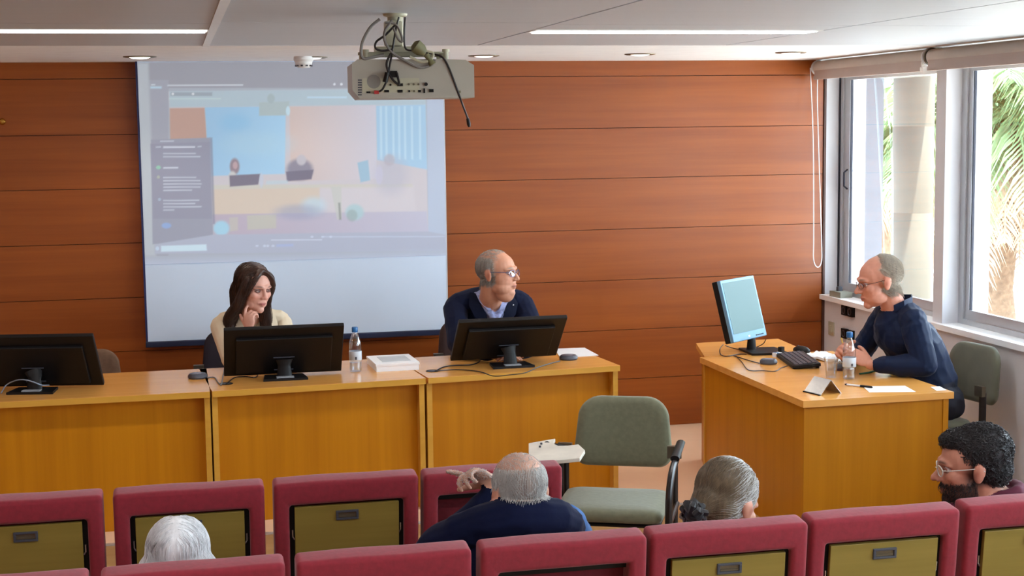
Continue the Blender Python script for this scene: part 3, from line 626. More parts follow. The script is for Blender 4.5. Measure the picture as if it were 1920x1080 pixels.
armchair('dark brown chair the man in the navy jacket sits on', BROWNF, (1.765, 8.62, 0), .02, arms=False)
armchair('grey-green armchair by the window wall under the speaker in the dark shirt', mat('grey_green_fabric', srgb(104, 106, 90), .9, sheen=.3), (3.76, 7.10, 0), -PI/2+.15, arms=False)
# ------------------------------------------------------------------ auditorium seats
def au_seat(panel):
    t = thing('auditorium_seat', 'seat', 'seat')
    MT = T(0, -.045, .30) @ Rx(.10) @ T(0, 0, -.30)
    W, H0, H1 = .244, .26, .83
    bm = B(); out = rrect(2*W, H0, H1, .032, 5); inn = [(.193, .30), (.193, .748), (-.193, .748), (-.193, .30)]
    # ring: four bars joined, the outline rounded by a bevel
    for q in ((-W, W, .745, H1), (-W, W, H0, .30)): box(bm, q[0], q[1], -.045, .045, q[2], q[3])
    bm.free(); bm = B()
    o_ = [(-W, H0), (W, H0), (W, H1), (-W, H1)]; i_ = [(-.193, .30), (.193, .30), (.193, .750), (-.193, .750)]
    L = {}
    for y in (-.045, .045): L[y] = ([bm.verts.new((x, y, z)) for x, z in o_], [bm.verts.new((x, y, z)) for x, z in i_])
    for k in range(4):
        j = (k+1) % 4; (oa, ia), (ob, ib) = L[-.045], L[.045]
        bm.faces.new((oa[k], oa[j], ia[j], ia[k])); bm.faces.new((ob[j], ob[k], ib[k], ib[j])); bm.faces.new((oa[j], oa[k], ob[k], ob[j])); bm.faces.new((ia[k], ia[j], ib[j], ib[k]))
    bmesh.ops.recalc_face_normals(bm, faces=bm.faces); es = [e for e in bm.edges if e.calc_face_angle(0) > .3]
    bmesh.ops.bevel(bm, geom=es, offset=.016, segments=4, profile=.55, affect='EDGES', clamp_overlap=True)
    bmesh.ops.subdivide_edges(bm, edges=[e for e in bm.edges if e.calc_length() > .1], cuts=9, use_grid_fill=True)
    for v in bm.verts:
        k = mnoise.noise(v.co*Vector((9, 3, 14)))*.0035; v.co.y += k; v.co.z += mnoise.noise(v.co*Vector((6, 5, 6))+Vector((5, 5, 5)))*.003 if v.co.z > .8 else 0
    bmesh.ops.transform(bm, matrix=MT, verts=bm.verts); fin('back_frame', bm, RED, t, smooth=True, ang=60)
    bm = B(); box(bm, -.20, .20, .02, .075, .29, .76, M=MT); fin('front_cushion', bm, REDIN if not panel else RED, t, bevel=.015, smooth=True)
    if panel:
        for s in (-1, 1): bm = B(); box(bm, s*.184-.010, s*.184+.010, -.02, .02, .30, .748, M=MT); fin('gap_dark_strip', bm, BLACK, t, bevel=.002)  # dark of the gaps beside the panel put in as black strips
        bm = B(); box(bm, -.174, .174, -.0, .02, .30, .55, M=MT); fin('recess_dark_fill', bm, BLACK, t)  # dark of the recess below the panel put in as a black sheet
        bm = B(); box(bm, -.176, .176, -.038, -.022, .568, .742, M=MT @ T(0, 0, 0)); wp = fin('writing_panel', bm, OAKP, t, bevel=.002)
        bm = B()
        for q in ((-.038, .038, .716, .723), (-.038, .038, .690, .697), (-.038, -.030, .697, .716), (.030, .038, .697, .716)): box(bm, q[0], q[1], -.044, -.036, q[2], q[3], M=MT)
        fin('handle_frame', bm, DGREY, wp, bevel=.0015)
        bm = B(); box(bm, -.030, .030, -.0385, -.0370, .697, .716, M=MT); box(bm, -.028, .028, -.041, -.0385, .699, .704, M=MT); fin('pull', bm, NICKEL, wp)
        for s in (-1, 1):
            bm = B(); tube(bm, [MT @ V(s*.183, -.024, .66), MT @ V(s*.183, -.024, .635), MT @ V(s*.177, -.026, .625)], .003, 6); fin('hinge_pin', bm, STEEL, wp)
    else:
        bm = B(); box(bm, -.193, .193, -.005, .02, .725, .748, M=MT); fin('recess_dark_fill', bm, BLACK, t)  # dark line under the rim put in as a black strip
        bm = B(); box(bm, -.15, .15, -.02, .0, .33, .50, M=MT); fin('stowed_panel', bm, BLACK, t, bevel=.003)
    bm = B(); box(bm, -.215, .215, .05, .115, .38, .66); fin('folded_cushion', bm, RED, t, bevel=.02, smooth=True)
    for s in (-1, 1):
        bm = B(); box(bm, s*.226-.014, s*.226+.014, -.06, .09, .12, .52); box(bm, s*.222-.018, s*.222+.018, -.1, .12, 0, .025); box(bm, s*.226-.012, s*.226+.012, -.02, .03, .02, .14); fin('leg', bm, BLACKM, t, bevel=.004)
    return t
SP = au_seat(True); SN = au_seat(False); used = set()
ROWB = [(-.503, 1, 'maroon seat at the left edge of the farther row, brass-rimmed handle on its wood back'), (.017, 1, 'maroon seat of the farther row directly in front of the white-haired head'), (.535, 1, 'maroon seat of the farther row with its wood back and handle fully in view'), (1.04, 0, 'maroon seat of the farther row without a wood back, beside the navy jacket man')]
ROWA = [(-.50, 1, 'maroon seat of the nearer row only just showing in the bottom left corner'), (.018, 1, 'maroon seat of the nearer row behind the white-haired person'), (.536, 1, 'maroon seat of the nearer row left of the man in the navy jacket'), (1.05, 0, 'maroon seat of the nearer row with no wood back, behind the navy jacket man'), (1.552, 1, 'maroon seat of the nearer row behind the woman with the dark hair tie'), (2.058, 1, 'maroon seat of the nearer row between the hair-tie woman and the bearded man'), (2.58, 1, 'maroon seat of the nearer row at the right edge behind the bearded man')]
for row, Y, g in ((ROWB, 5.085, 'farther row of maroon seats'), (ROWA, 4.16, 'nearer row of maroon seats')):
    for x, p_, lb in row:
        yy = Y+(max(0, x-1.3)*.045 if Y < 4.5 else 0)
        src = SP if p_ else SN
        if src not in used: used.add(src); src.location = (x, yy, 0); src['label'] = lb; src['group'] = g
        else: dup(src, (x, yy, 0), 0, lb, g)
# ------------------------------------------------------------------ things on the desks
def monitor(label, base, pan, w_, h_, tilt, yaw, group):
    t = thing('monitor', label, 'monitor', base, yaw, group)
    bm = B(); prism(bm, [(-.115, -.055), (.115, -.055), (.10, .10), (-.10, .10)], 0, .012); b0 = fin('base', bm, BLACK, t, bevel=.003)
    bx('paper_label', mat('grey_label_'+label[:6], srgb(150, 152, 156), .6), b0, -.045, .045, -.038, .0, .012, .0165, bevel=.001)
    c = Rz(-yaw) @ (Vector(pan)-Vector(base))
    M_ = T(*c) @ Rx(tilt)
    bm = B(); box(bm, -w_/2, w_/2, -.012, .012, 0, h_, M=M_); box(bm, -w_/2+.06, w_/2-.06, -.03, -.010, .03, h_-.06, M=M_); fin('casing', bm, BLACK, t, bevel=.006, seg=3)
    bm = B(); box(bm, -w_/2+.018, w_/2-.018, .0115, .0135, .02, h_-.018, M=M_); fin('display', bm, DGREY, t)
    bm = B(); box(bm, -.055, .055, -.034, -.029, h_*.42, h_*.42+.004, M=M_); box(bm, -.05, .05, -.034, -.029, .05, .056, M=M_); fin('rear_trim', bm, DGREY, t)
    q = M_ @ V(0, -.03, h_*.38)
    bm = B(); tube(bm, [V(0, .03, .008), V(0, .035, .06), V(0, (.035+q.y)/2, q.z*.7), q], [.04, .034, .034, .045], 12, flat=.4); fin('neck', bm, BLACK, t, smooth=True)
    return t
gm = 'wide black monitors seen from behind on the front desks'
monitor('wide black monitor cut off by the left picture edge, on the leftmost desk', (-.72, 7.76, ZT), (-.70, 7.92, ZT+.012), .66, .335, math.radians(33), -.20, gm)
monitor('wide black monitor in front of the woman in the cream blazer', (.535, 7.80, ZT), (.535, 7.935, ZT+.014), .615, .335, math.radians(36), .0, gm)
monitor('wide black monitor in front of the man in the navy jacket', (1.755, 7.84, ZT), (1.745, 8.00, ZT+.032), .60, .335, math.radians(44), .03, gm)
def bottle(label, p, n_='water_bottle'):
    t = thing(n_, label, 'bottle', p, 0, 'plastic water bottles on the desks')
    pr = [(0, .004), (.02, .0), (.030, .004), (.033, .015), (.031, .03), (.033, .045), (.033, .10), (.0335, .105), (.0335, .145), (.030, .165), (.022, .19), (.0145, .208), (.0125, .212), (.0125, .226), (0, .226)]
    bm = B(); lathe(bm, pr, 28); fin('body', bm, WATERP, t, smooth=True)
    bm = B(); lathe(bm, [(.0335, .065), (.0342, .066), (.0342, .112), (.0335, .113)], 28); fin('label', bm, LABELM, t, smooth=True)
    bm = B(); lathe(bm, [(0, .006), (.028, .006), (.031, .016), (.031, .052), (0, .052)], 24); fin('water', bm, glassy('water_in_'+n_+str(len(MATS)), (.86, .9, .93, 1), .06, .02), t, smooth=True)
    bm = B(); lathe(bm, [(.0155, .214), (.0165, .216), (.0165, .238), (.014, .242), (0, .242)], 24); fin('cap', bm, BLUECAP, t, smooth=True)
    bx('printed_mark', DGREY, t, -.006, .004, -.0355, -.0335, .07, .085, bevel=0)
    return t
bp1 = hz(667, 697, ZT); bottle('clear water bottle with blue cap on the middle desk, right of the monitor', bp1)
bp2 = hz(1592, 711, ZT); bottle('clear water bottle with blue cap on the speaker desk by the hands', bp2)
def puck(label, px, py, rad=.052):
    p = hz(px, py, ZT); t = thing('conference_microphone', label, 'microphone', p, 0, 'round dark conference microphones')
    bm = B(); lathe(bm, [(0, 0), (rad*.9, 0), (rad, .008), (rad*.96, .018), (rad*.8, .026), (0, .028)], 32); fin('body', bm, DGREY, t, smooth=True)
    bm = B(); lathe(bm, [(0, .0295), (rad*.45, .0285), (rad*.5, .026)], 24); fin('top_button', bm, mat('pad_grey', srgb(118, 116, 130), .4), t, smooth=True)
    return t, p
puck('round dark microphone left of the middle desk monitor, by the desk joint', 371, 709)
puck('round dark microphone beside the papers on the rightmost desk', 1066, 674)
puck('round dark microphone behind the keyboard on the speaker desk', 1441, 682, .048)
def cord(name, label, m_, r_, pts, z=ZT+.004, group=None):
    L = [hz(q[0], q[1], z+(q[2] if len(q) > 2 else 0)) for q in pts]
    bm = B(); tube(bm, spline(L, 6), r_, 6); c0 = L[0].copy(); c0.z = ZT
    o = fin(name, bm, m_, smooth=True, off=c0); o.location = c0
    return tag(o, label, 'cable', group)
def grommet(label, px, py):
    p = hz(px, py, ZT); t = thing('cable_grommet', label, 'grommet', p, 0, 'black cable grommets in the desk tops')
    bm = B(); lathe(bm, [(.032, 0), (.036, .003), (.03, .0045), (.026, .003), (.026, .0)], 24); fin('ring', bm, BLACK, t, smooth=True)
    bm = B(); lathe(bm, [(0, .0022), (.027, .0022), (.027, 0)], 24); fin('lid', bm, DGREY, t)
grommet('black cable grommet left of the middle desk monitor', 424, 720)
grommet('black cable grommet left of the navy jacket man\'s monitor', 811, 696)
cord('cable', 'grey cable from the left round microphone to the desk grommet', GREYP, .0035, [(388, 708), (402, 708), (408, 716), (414, 722)])
cord('cable', 'dark cable curving from the grommet under the middle monitor', BLACKM, .003, [(424, 720), (440, 708), (460, 706), (478, 708), (484, 702)])
cord('cable', 'short upright grey cable end in the left grommet', GREYP, .0035, [(415, 722), (418, 706, .01), (421, 690, .035)])
cord('cable', 'dark cable from the right grommet to behind the navy jacket man\'s monitor', BLACKM, .0035, [(816, 696), (832, 688), (855, 685), (882, 684), (897, 679), (902, 672)])
cord('cable', 'thin dark cable sweeping in front of the rightmost monitor base', BLACKM, .0028, [(820, 695), (860, 693), (900, 697), (925, 705), (955, 703), (985, 699), (1005, 690), (1030, 682), (1050, 677)])
cord('cable', 'pale cable looping over the left monitor base', mat('pale_cable', srgb(150, 160, 176), .4), .0032, [(2, 737), (12, 722, .02), (28, 714, .05), (44, 712, .06), (62, 716, .05), (78, 722, .03), (92, 722, .01)])
# white box, papers
p = hz(743, 690, ZT); t = thing('white_box', 'flat white box with printed lid on the desk between the bottle and right monitor', 'box', (1.135, 8.04, ZT), .04)
bm = B(); box(bm, -.115, .115, -.15, .15, 0, .030); fin('box_base', bm, PAPER, t, bevel=.003)
bm = B(); box(bm, -.119, .119, -.154, .154, .030, .042); ld = fin('lid', bm, PAPER, t, bevel=.004)
bm = B(); box(bm, -.07, .085, -.09, .10, .042, .0428); fin('printed_sheet', bm, mat('pale_grey_print', srgb(196, 200, 204), .6), ld)
def sheet_of(name, label, cat, pts, th=.002, n=1, m_=PAPER):
    P = [hz(x, y, ZT) for x, y in pts]; c = sum(P, Vector())/len(P); bm = B(); prism(bm, [(q.x-c.x, q.y-c.y) for q in P], .0005, th); o = fin(name, bm, m_); o.location = (c.x, c.y, ZT); return tag(o, label, cat)
sheet_of('paper_sheets', 'white sheets of paper on the right corner of the rightmost desk', 'paper', [(1050, 671), (1122, 667), (1096, 653), (1040, 655)], .004)
# speaker desk items
t = thing('speaker_monitor', 'silver-rimmed office monitor turned to the window on the speaker desk', 'monitor', (3.19, 7.93, ZT), 0)
yawm = math.atan2(.62, .785)       # left-to-right direction of the display, receding
Rm = Rz(yawm); tilt = math.radians(-15)
bm = B(); prism(bm, [(-.06, -.11), (.15, -.13), (.16, .10), (-.05, .12)], 0, .012); fin('base', bm, BLACK, t, bevel=.004)
M_ = T(-.03, .01, .075) @ Rm @ Rx(tilt)
w_, h_ = .185, .355
bm = B(); box(bm, -w_, w_, -.012, .012, 0, h_, M=M_); fin('bezel', bm, SILVER, t, bevel=.005, seg=3)
bm = B(); box(bm, -w_-.001, w_+.001, .008, .045, .0, h_, M=M_); box(bm, -.1, .1, .04, .07, .08, .28, M=M_); fin('rear_casing', bm, BLACK, t, bevel=.006)
SCRM = mat('lit_display', srgb(60, 74, 78), .55, spec=.2, emit=srgb(160, 208, 214), es=.30, var=.03, bump=0)
bm = B(); box(bm, -w_+.016, w_-.016, -.0135, -.011, .045, h_-.016, M=M_); ds = fin('display', bm, SCRM, t)
bm = B()
for k in range(5): x = .07+k*.018; box(bm, x-.005, x+.005, -.0145, -.011, .012, .018, M=M_)
fin('button', bm, BLACK, t)
bm = B(); box(bm, -.02, .0, -.0135, -.0115, .014, .024, M=M_); fin('badge', bm, WHITEM, t)
bm = B(); tube(bm, [V(.0, .05, .01), V(-.0, .05, .08), M_ @ V(0, .05, .14)], [.03, .026, .03], 10, flat=.6); fin('neck', bm, BLACK, t, smooth=True)
# keyboard
a, b_ = hz(1480, 668, ZT), hz(1515, 693, ZT); t = thing('keyboard', 'black keyboard lying lengthwise on the speaker desk', 'keyboard', ((a.x+b_.x)/2, (a.y+b_.y)/2, ZT), 0)
kd = math.atan2(b_.y-a.y, b_.x-a.x); Lk = .215
M_ = Rz(kd) @ Rx(.10)
bm = B(); box(bm, -Lk, Lk, -.075, .075, .006, .026, M=M_); kb = fin('housing', bm, BLACK, t, bevel=.006)
bm = B()
for i in range(18):
    for j in range(5):
        x = -Lk+.016+i*.0225; y = -.052+j*.024; box(bm, x, x+.019, y-.009, y+.010, .026, .031, M=M_)
tag(fin('keys', bm, DGREY, kb, bevel=0), kind='stuff')
for s in (-1, 1): bm = B(); box(bm, s*.17-.012, s*.17+.012, .058, .072, 0, .016, M=Rz(kd)); fin('foot', bm, BLACK, t)
p = hz(1503, 661, ZT); t = thing('computer_mouse', 'black computer mouse behind the keyboard on the speaker desk', 'mouse', p, .3)
bm = B(); ell(bm, (0, 0, .012), (.036, .062, .026)); bmesh.ops.bisect_plane(bm, geom=bm.verts[:]+bm.edges[:]+bm.faces[:], plane_co=(0, 0, 0), plane_no=(0, 0, -1), clear_outer=True); fin('shell', bm, BLACK, t, smooth=True)
bm = B(); lathe(bm, [(.0, -.004), (.007, -.004), (.007, .004), (0, .004)], 12, T(0, .03, .032) @ Matrix.Rotation(PI/2, 4, 'Y')); fin('wheel', bm, DGREY, t, smooth=True)
p = hz(1458, 668, ZT); t = thing('usb_adapter', 'small white and blue adapter with a black plug behind the keyboard', 'adapter', p, .5)
bx('body', PAPER, t, -.03, .02, -.014, .014, 0, .022); bx('blue_collar', BLUECAP, t, -.02, -.01, -.0155, .0155, 0, .024); bx('plug', BLACK, t, .018, .045, -.012, .012, .004, .05, bevel=.004)
cord('cable', 'thin black cable looping across the speaker desk in front of the microphone', BLACKM, .0025, [(1380, 667), (1392, 680), (1404, 694), (1430, 695), (1453, 696), (1464, 690), (1477, 686)])
cord('cable', 'thin black cable at the left foot of the speaker monitor', BLACKM, .0028, [(1356, 646, .03), (1350, 654, .03), (1351, 664, .0), (1362, 668), (1385, 664), (1400, 664)])
cord('cable', 'black cable rising behind the speaker monitor', BLACKM, .0028, [(1360, 648, .02), (1375, 653), (1392, 655), (1412, 653), (1430, 645, .02), (1436, 637, .05)])
cord('cable', 'dark cable running to the round microphone on the speaker desk', BLACKM, .0028, [(1376, 667), (1395, 673), (1412, 678), (1424, 681)])
# crumpled white papers, phone, strap, pen, note, stand, cup
t = thing('paper_tissue', 'crumpled white paper behind the water bottle on the speaker desk', 'paper', hz(1556, 674, ZT))
bm = B(); N = 16
g = [[bm.verts.new(((i/N-.5)*.15, (j/N-.5)*.30, .012+.016*abs(mnoise.noise(Vector((i*.45, j*.4, 3.1))))+.01*abs(mnoise.noise(Vector((i*.9, j*.9, 1)))) )) for j in range(N+1)] for i in range(N+1)]
for i in range(N):
    for j in range(N): bm.faces.new((g[i][j], g[i+1][j], g[i+1][j+1], g[i][j+1]))
ex = bmesh.ops.extrude_face_region(bm, geom=bm.faces[:]); 
for v in [q for q in ex['geom'] if isinstance(q, bmesh.types.BMVert)]: v.co.z = max(v.co.z-.012, .0005)
bmesh.ops.rotate(bm, cent=(0, 0, 0), matrix=Matrix.Rotation(.3, 3, 'Z'), verts=bm.verts); fin('sheet', bm, PAPER, t, smooth=True, ang=35)
p = hz(1582, 696, ZT); t = thing('mobile_phone', 'dark phone lying under the speaker\'s hands beside the bottle', 'phone', (p.x, p.y+.09, ZT), -.5)
bx('case', mat('plum_phone_case', srgb(66, 44, 52), .4), t, -.04, .04, -.08, .08, 0, .011, bevel=.004); bx('glass_front', BLACK, t, -.037, .037, -.077, .077, .011, .0125, bevel=.001)
a, b_ = hz(1612, 701, ZT+.004), hz(1641, 695, ZT+.004)
bm = B(); tube(bm, spline([a, a.lerp(b_, .5)+V(0, -.012, 0), b_], 5), .005, 7, flat=1.0); o = fin('green_strap', bm, GREENS, smooth=True, off=(a.x, a.y, ZT)); o.location = (a.x, a.y, ZT); tag(o, 'dark green cord on the speaker desk by his sleeve', 'cord')
a, b_ = hz(1588, 721, ZT+.006), hz(1634, 726, ZT+.006); t = thing('pen', 'black and white ballpoint pen on the front of the speaker desk', 'pen', ((a.x+b_.x)/2, (a.y+b_.y)/2, ZT)); o_ = V(*t.location)
bm = B(); tube(bm, [a-o_, a.lerp(b_, .55)-o_], .0048, 10); fin('barrel', bm, PAPER, t, smooth=True)
bm = B(); tube(bm, [a.lerp(b_, .55)-o_, b_-o_, b_+(b_-a)*.04-o_], [.006, .006, .003], 10); tube(bm, [a-(b_-a)*.08-o_, a-o_], [.0035, .0055], 8); fin('grip_cap', bm, BLACK, t, smooth=True)
sheet_of('paper_note', 'small white sheet of paper at the front right of the speaker desk', 'paper', [(1630, 736), (1717, 735), (1697, 724), (1618, 725)], .002)
sheet_of('folded_paper', 'small pale sheet at the far right corner of the speaker desk', 'paper', [(1756, 733), (1775, 732), (1762, 725), (1745, 726)], .002)
# folded aluminium name stand
a, b_ = hz(1520, 741, ZT), hz(1580, 739, ZT); t = thing('name_stand', 'empty folded aluminium name stand at the front corner of the speaker desk', 'stand', (3.02, 6.64, ZT), .25)
def leaf(sgn):
    bm = B(); A = .075
    for yo in (0,):
        v = [V(0, -.07, .083), V(0, .07, .083), V(sgn*A, .07, .001), V(sgn*A, -.07, .001)]; nn = V(sgn*.075, 0, .075).normalized()*.0025
        f1 = [bm.verts.new(q) for q in v]; f2 = [bm.verts.new(q-nn) for q in v]; bm.faces.new(f1); bm.faces.new(f2[::-1])
        for k in range(4): bm.faces.new((f1[k], f2[k], f2[(k+1) % 4], f1[(k+1) % 4]))
    return fin('leaf', bm, STEEL, t)
leaf(1); leaf(-1)
t.scale = (.86, .9, .86); bx('foot_rail', BLACK, t, -.080, -.068, -.07, .07, 0, .006); 
p = hz(1558, 708, ZT); t = thing('plastic_cup', 'clear plastic cup behind the aluminium name stand', 'cup', p)
bm = B(); lathe(bm, [(0, .002), (.026, .0), (.036, .10), (.037, .102), (.035, .10), (.0245, .006), (0, .006)], 24); fin('cup_wall', bm, glassy('cloudy_plastic', (.86, .87, .88, 1), .16, .15), t, smooth=True)
bm = B(); lathe(bm, [(.037, .1), (.039, .102), (.037, .104)], 24); fin('rim', bm, WATERP, t, smooth=True)
# ------------------------------------------------------------------ people
from mathutils.kdtree import KDTree
def headM(pos, f, s=1.0, roll=0.0):
    f = Vector(f).normalized(); Y = -f; X = Y.cross(Vector((0, 0, 1))).normalized(); Z = X.cross(Y)
    M = Matrix((X, Y, Z)).transposed().to_4x4()
    return T(*pos) @ M @ Matrix.Rotation(roll, 4, 'Y') @ Matrix.Scale(s, 4)
class Fig:
    """one closed body grown from tapered limbs and blobs, fused into a single surface"""
    def __init__(s): s.bm = B(); s.P = []
    def limb(s, pts, rad, m=0, n=14, flat=1.0, res=5):
        L = spline(pts, res) if len(pts) > 2 else [Vector(p) for p in pts]
        k = len(pts)-1; R_ = []
        rad = list(rad) if isinstance(rad, (list, tuple)) else [rad]*len(pts)
        for i in range(len(L)): u = i/(len(L)-1)*k; j = min(int(u), k-1); R_.append(rad[j]*(1-(u-j))+rad[j+1]*(u-j))
        d0 = (L[0]-L[1]).normalized(); d1 = (L[-1]-L[-2]).normalized()
        full = [L[0]+d0*R_[0]*.95, L[0]+d0*R_[0]*.7]+L+[L[-1]+d1*R_[-1]*.7, L[-1]+d1*R_[-1]*.95]
        rf = [R_[0]*.25, R_[0]*.7]+R_+[R_[-1]*.7, R_[-1]*.25]
        tube(s.bm, full, rf, n, flat=flat)
        for a, b_, ra, rb in zip(L, L[1:], R_, R_[1:]): s.P.append((a.copy(), b_.copy(), ra, rb, m))
    def blob(s, c, r_, m=0, M=None):
        ell(s.bm, c, r_, M, 18, 12); c = Vector(c)
        sc_ = M.to_scale().x if M is not None else 1
        c = M @ c if M is not None else c; rr = min(r_)*sc_
        ax = max(range(3), key=lambda i: r_[i]); d = Vector((0, 0, 0)); d[ax] = (r_[ax]-min(r_))
        dd = (M.to_3x3() @ d) if M is not None else d
        mid = sorted(r_)[1]*sc_
        s.P.append((c-dd, c+dd, (rr+mid)/2, (rr+mid)/2, m))
    def head(s, M, jaw=1.0, nose=1.0, ears=True, fat=0.0):
        s.M = M; e = lambda c, r_: s.blob(c, r_, 0, M)
        e((0, .018, .033), (.077, .098, .084)); e((0, -.026, .028), (.068, .061, .070)); e((0, -.04, -.03), (.060+fat*.01, .053, .062))
        e((0, -.038, -.068), (.052*jaw+fat*.01, .050, .046)); e((0, -.071, -.097), (.024*jaw, .021, .020))
        e((0, -.065, -.050), (.034, .024, .034))
        if fat: e((0, -.04, -.105), (.045, .045, .03*fat+.01))
        for q in (-1, 1):
            e((q*.038, -.058, -.020), (.024, .026, .024)); e((q*.040, -.026, -.070), (.019*jaw, .040, .030))
            if ears:
                Me = M @ T(q*.079, .012, -.006) @ Matrix.Rotation(q*.3, 4, 'Z') @ Rx(-.15)
                ell(s.bm, (0, 0, 0), (.009, .019, .033), Me, 14, 10); s.P.append((Me @ V(0, 0, -.015), Me @ V(0, 0, .015), .016, .016, 0))
                ell(s.bm, (q*.004, .006, .006), (.007, .016, .022), Me, 12, 8)
        sl = M.to_scale().x
        def lm(pts, rr): s.limb([M @ Vector(p) for p in pts], [q*sl for q in rr], 0, 10, res=3)
        lm([(-.046, -.070, .020), (-.022, -.0855, .026), (0, -.087, .022), (.022, -.0855, .026), (.046, -.070, .020)], [.010, .0115, .010, .0115, .010])
        lm([(0, -.086, .018), (0, -.098, -.006), (0, -.110*nose-.002*(1-nose), -.026)], [.0074, .0092, .0118])
        for q in (-1, 1): e((q*.0125, -.100, -.031), (.0075, .010, .007))
        lm([(-.023, -.084, -.061), (-.008, -.093, -.057), (0, -.094, -.058), (.008, -.093, -.057), (.023, -.084, -.061)], [.004, .0062, .006, .0062, .004])
        lm([(-.020, -.084, -.063), (0, -.092, -.070), (.020, -.084, -.063)], [.004, .0075, .004])
    def neck(s, base, r0=.054, r1=.062, m=0):
        sl = s.M.to_scale().x
        s.limb([s.M @ V(0, .03, -.045), (s.M @ V(0, .03, -.095)).lerp(Vector(base), .35), base], [r0*sl, r0*sl, r1*sl], m, 16)
    def hand(s, wrist, d, n, thumb, curl=(.5, .6, .4), sc=1.0, curls=None, tb=(.5, .5), spread=.10, m=0):
        """palm, four bending fingers and a thumb; n = palm normal, thumb = side of the thumb"""
        W = Vector(wrist); d = Vector(d).normalized(); n = Vector(n); n = (n-d*n.dot(d)).normalized(); t_ = Vector(thumb); t_ = (t_-d*t_.dot(d)-n*t_.dot(n)).normalized()
        Mh = Matrix((t_, d, n)).transposed().to_4x4(); Mh.translation = W; Mh = Mh @ Matrix.Scale(sc, 4)
        s.blob((0, .045, .0), (.040, .050, .015), m, Mh); s.blob((.012, .025, .006), (.026, .032, .017), m, Mh)
        for i, (xo, L, r_) in enumerate(((.029, .076, .0092), (.010, .084, .0095), (-.010, .078, .0090), (-.028, .062, .0080))):
            cu = curls[i] if curls else curl; p = V(xo, .078-abs(xo)*.15, 0); a = 0; pts = [V(xo*.8, .05, 0), p]
            for f_, c_ in zip((.45, .31, .24), cu):
                a += c_; dr = V(math.sin(spread*(xo/.03)), math.cos(a), math.sin(a)).normalized(); p = p+dr*L*f_; pts.append(p)
            s.limb([Mh @ q for q in pts], [r_*sc*k for k in (1, 1.05, 1, .92, .8)], m, 10, res=2)
        a = tb[0]; pts = [V(.022, .018, .004), V(.040, .040, .010)]; p = pts[-1]
        for f_, c_ in ((.034, 0), (.028, tb[1])):
            a += c_; p = p+V(math.cos(a)*.75, .75, math.sin(a)*.9).normalized()*f_; pts.append(p)
        s.limb([Mh @ q for q in pts], [.014*sc, .0125*sc, .0112*sc, .009*sc], m, 10, res=2)
        return Mh
    def arm(s, sh, el, wr, m, r_=(.062, .046, .034), skin=.0):
        sh, el, wr = Vector(sh), Vector(el), Vector(wr)
        s.limb([sh, sh.lerp(el, .5), el], [r_[0], (r_[0]+r_[1])/2*1.03, r_[1]], m, 14)
        cu = wr.lerp(el, skin); s.limb([el, el.lerp(cu, .4), cu], [r_[1], r_[1]*.97, r_[2]], m, 14)
        s.limb([cu, wr, wr+(wr-el).normalized()*.02], [r_[2]*.8, .026, .025], 0, 12)
    def build(s, root, mats, voxel, tint=None, wr=0.0, name='body', smooth_it=5, wrs=1.0):
        off = Vector(root.location)
        bmesh.ops.translate(s.bm, vec=-off, verts=s.bm.verts); bmesh.ops.recalc_face_normals(s.bm, faces=s.bm.faces)
        me = bpy.data.meshes.new('tmp'); s.bm.to_mesh(me); s.bm.free(); o = bpy.data.objects.new('tmp', me); COL.objects.link(o)
        md = o.modifiers.new('r', 'REMESH'); md.mode = 'VOXEL'; md.voxel_size = voxel; md.adaptivity = 0
        ms = o.modifiers.new('s', 'SMOOTH'); ms.factor = .5; ms.iterations = smooth_it
        dg = bpy.context.evaluated_depsgraph_get(); dg.update(); me2 = bpy.data.meshes.new_from_object(o.evaluated_get(dg)); bpy.data.objects.remove(o)
        n = len(me2.vertices); co = np.empty(n*3, np.float32); me2.vertices.foreach_get('co', co); co = co.reshape(-1, 3)+np.array(off, np.float32)
        best = np.full(n, 1e9); lab = np.zeros(n, int)
        for a, b_, ra, rb, m in s.P:
            a = np.array(a); ab = np.array(b_)-a; L2 = max(float(ab@ab), 1e-9); t_ = np.clip(((co-a)@ab)/L2, 0, 1)
            d = np.linalg.norm(co-(a+t_[:, None]*ab), axis=1)-(ra+(rb-ra)*t_); k = d < best; best[k] = d[k]; lab[k] = m
        nr = np.empty(n*3, np.float32); me2.vertices.foreach_get('normal', nr) if False else None
        nr = np.array([v.normal for v in me2.vertices], np.float32)
        if hasattr(s, 'M'):
            Mi = np.array(s.M.inverted()); lc = co@Mi[:3, :3].T+Mi[:3, 3]; Yw = np.array(s.M.to_3x3() @ V(0, 1, 0))
            for q in (-1, 1):
                g = np.exp(-(((lc[:, 0]-q*.031)/.015)**2+((lc[:, 2]-.003)/.0095)**2+((lc[:, 1]+.085)/.03)**2)); co += (g*.0095)[:, None]*Yw
            s.lc = lc
        else: lc = co*0+9
        if wr:
            cm = (lab > 0)
            for i in np.nonzero(cm)[0]:
                p = Vector(co[i].tolist()); q = p*9*wrs+mnoise.noise_vector(p*4)*1.2
                h = mnoise.noise(q)*.6+(1-abs(mnoise.noise(p*14*wrs+Vector((3, 1, 7))))*2)*.5
                co[i] += nr[i]*h*wr
        me2.vertices.foreach_set('co', (co-np.array(off, np.float32)).ravel())
        colr = np.ones((n, 4), np.float32)
        if tint is not None: colr[:, :3] = tint(lc, co, lab)
        ca = me2.color_attributes.new('tint', 'FLOAT_COLOR', 'POINT'); ca.data.foreach_set('color', colr.ravel())
        me2.materials.clear()
        for m in mats: me2.materials.append(m)
        nf = len(me2.polygons); ls = np.empty(nf, np.int32); me2.polygons.foreach_get('loop_start', ls); vi = np.empty(len(me2.loops), np.int32); me2.loops.foreach_get('vertex_index', vi)
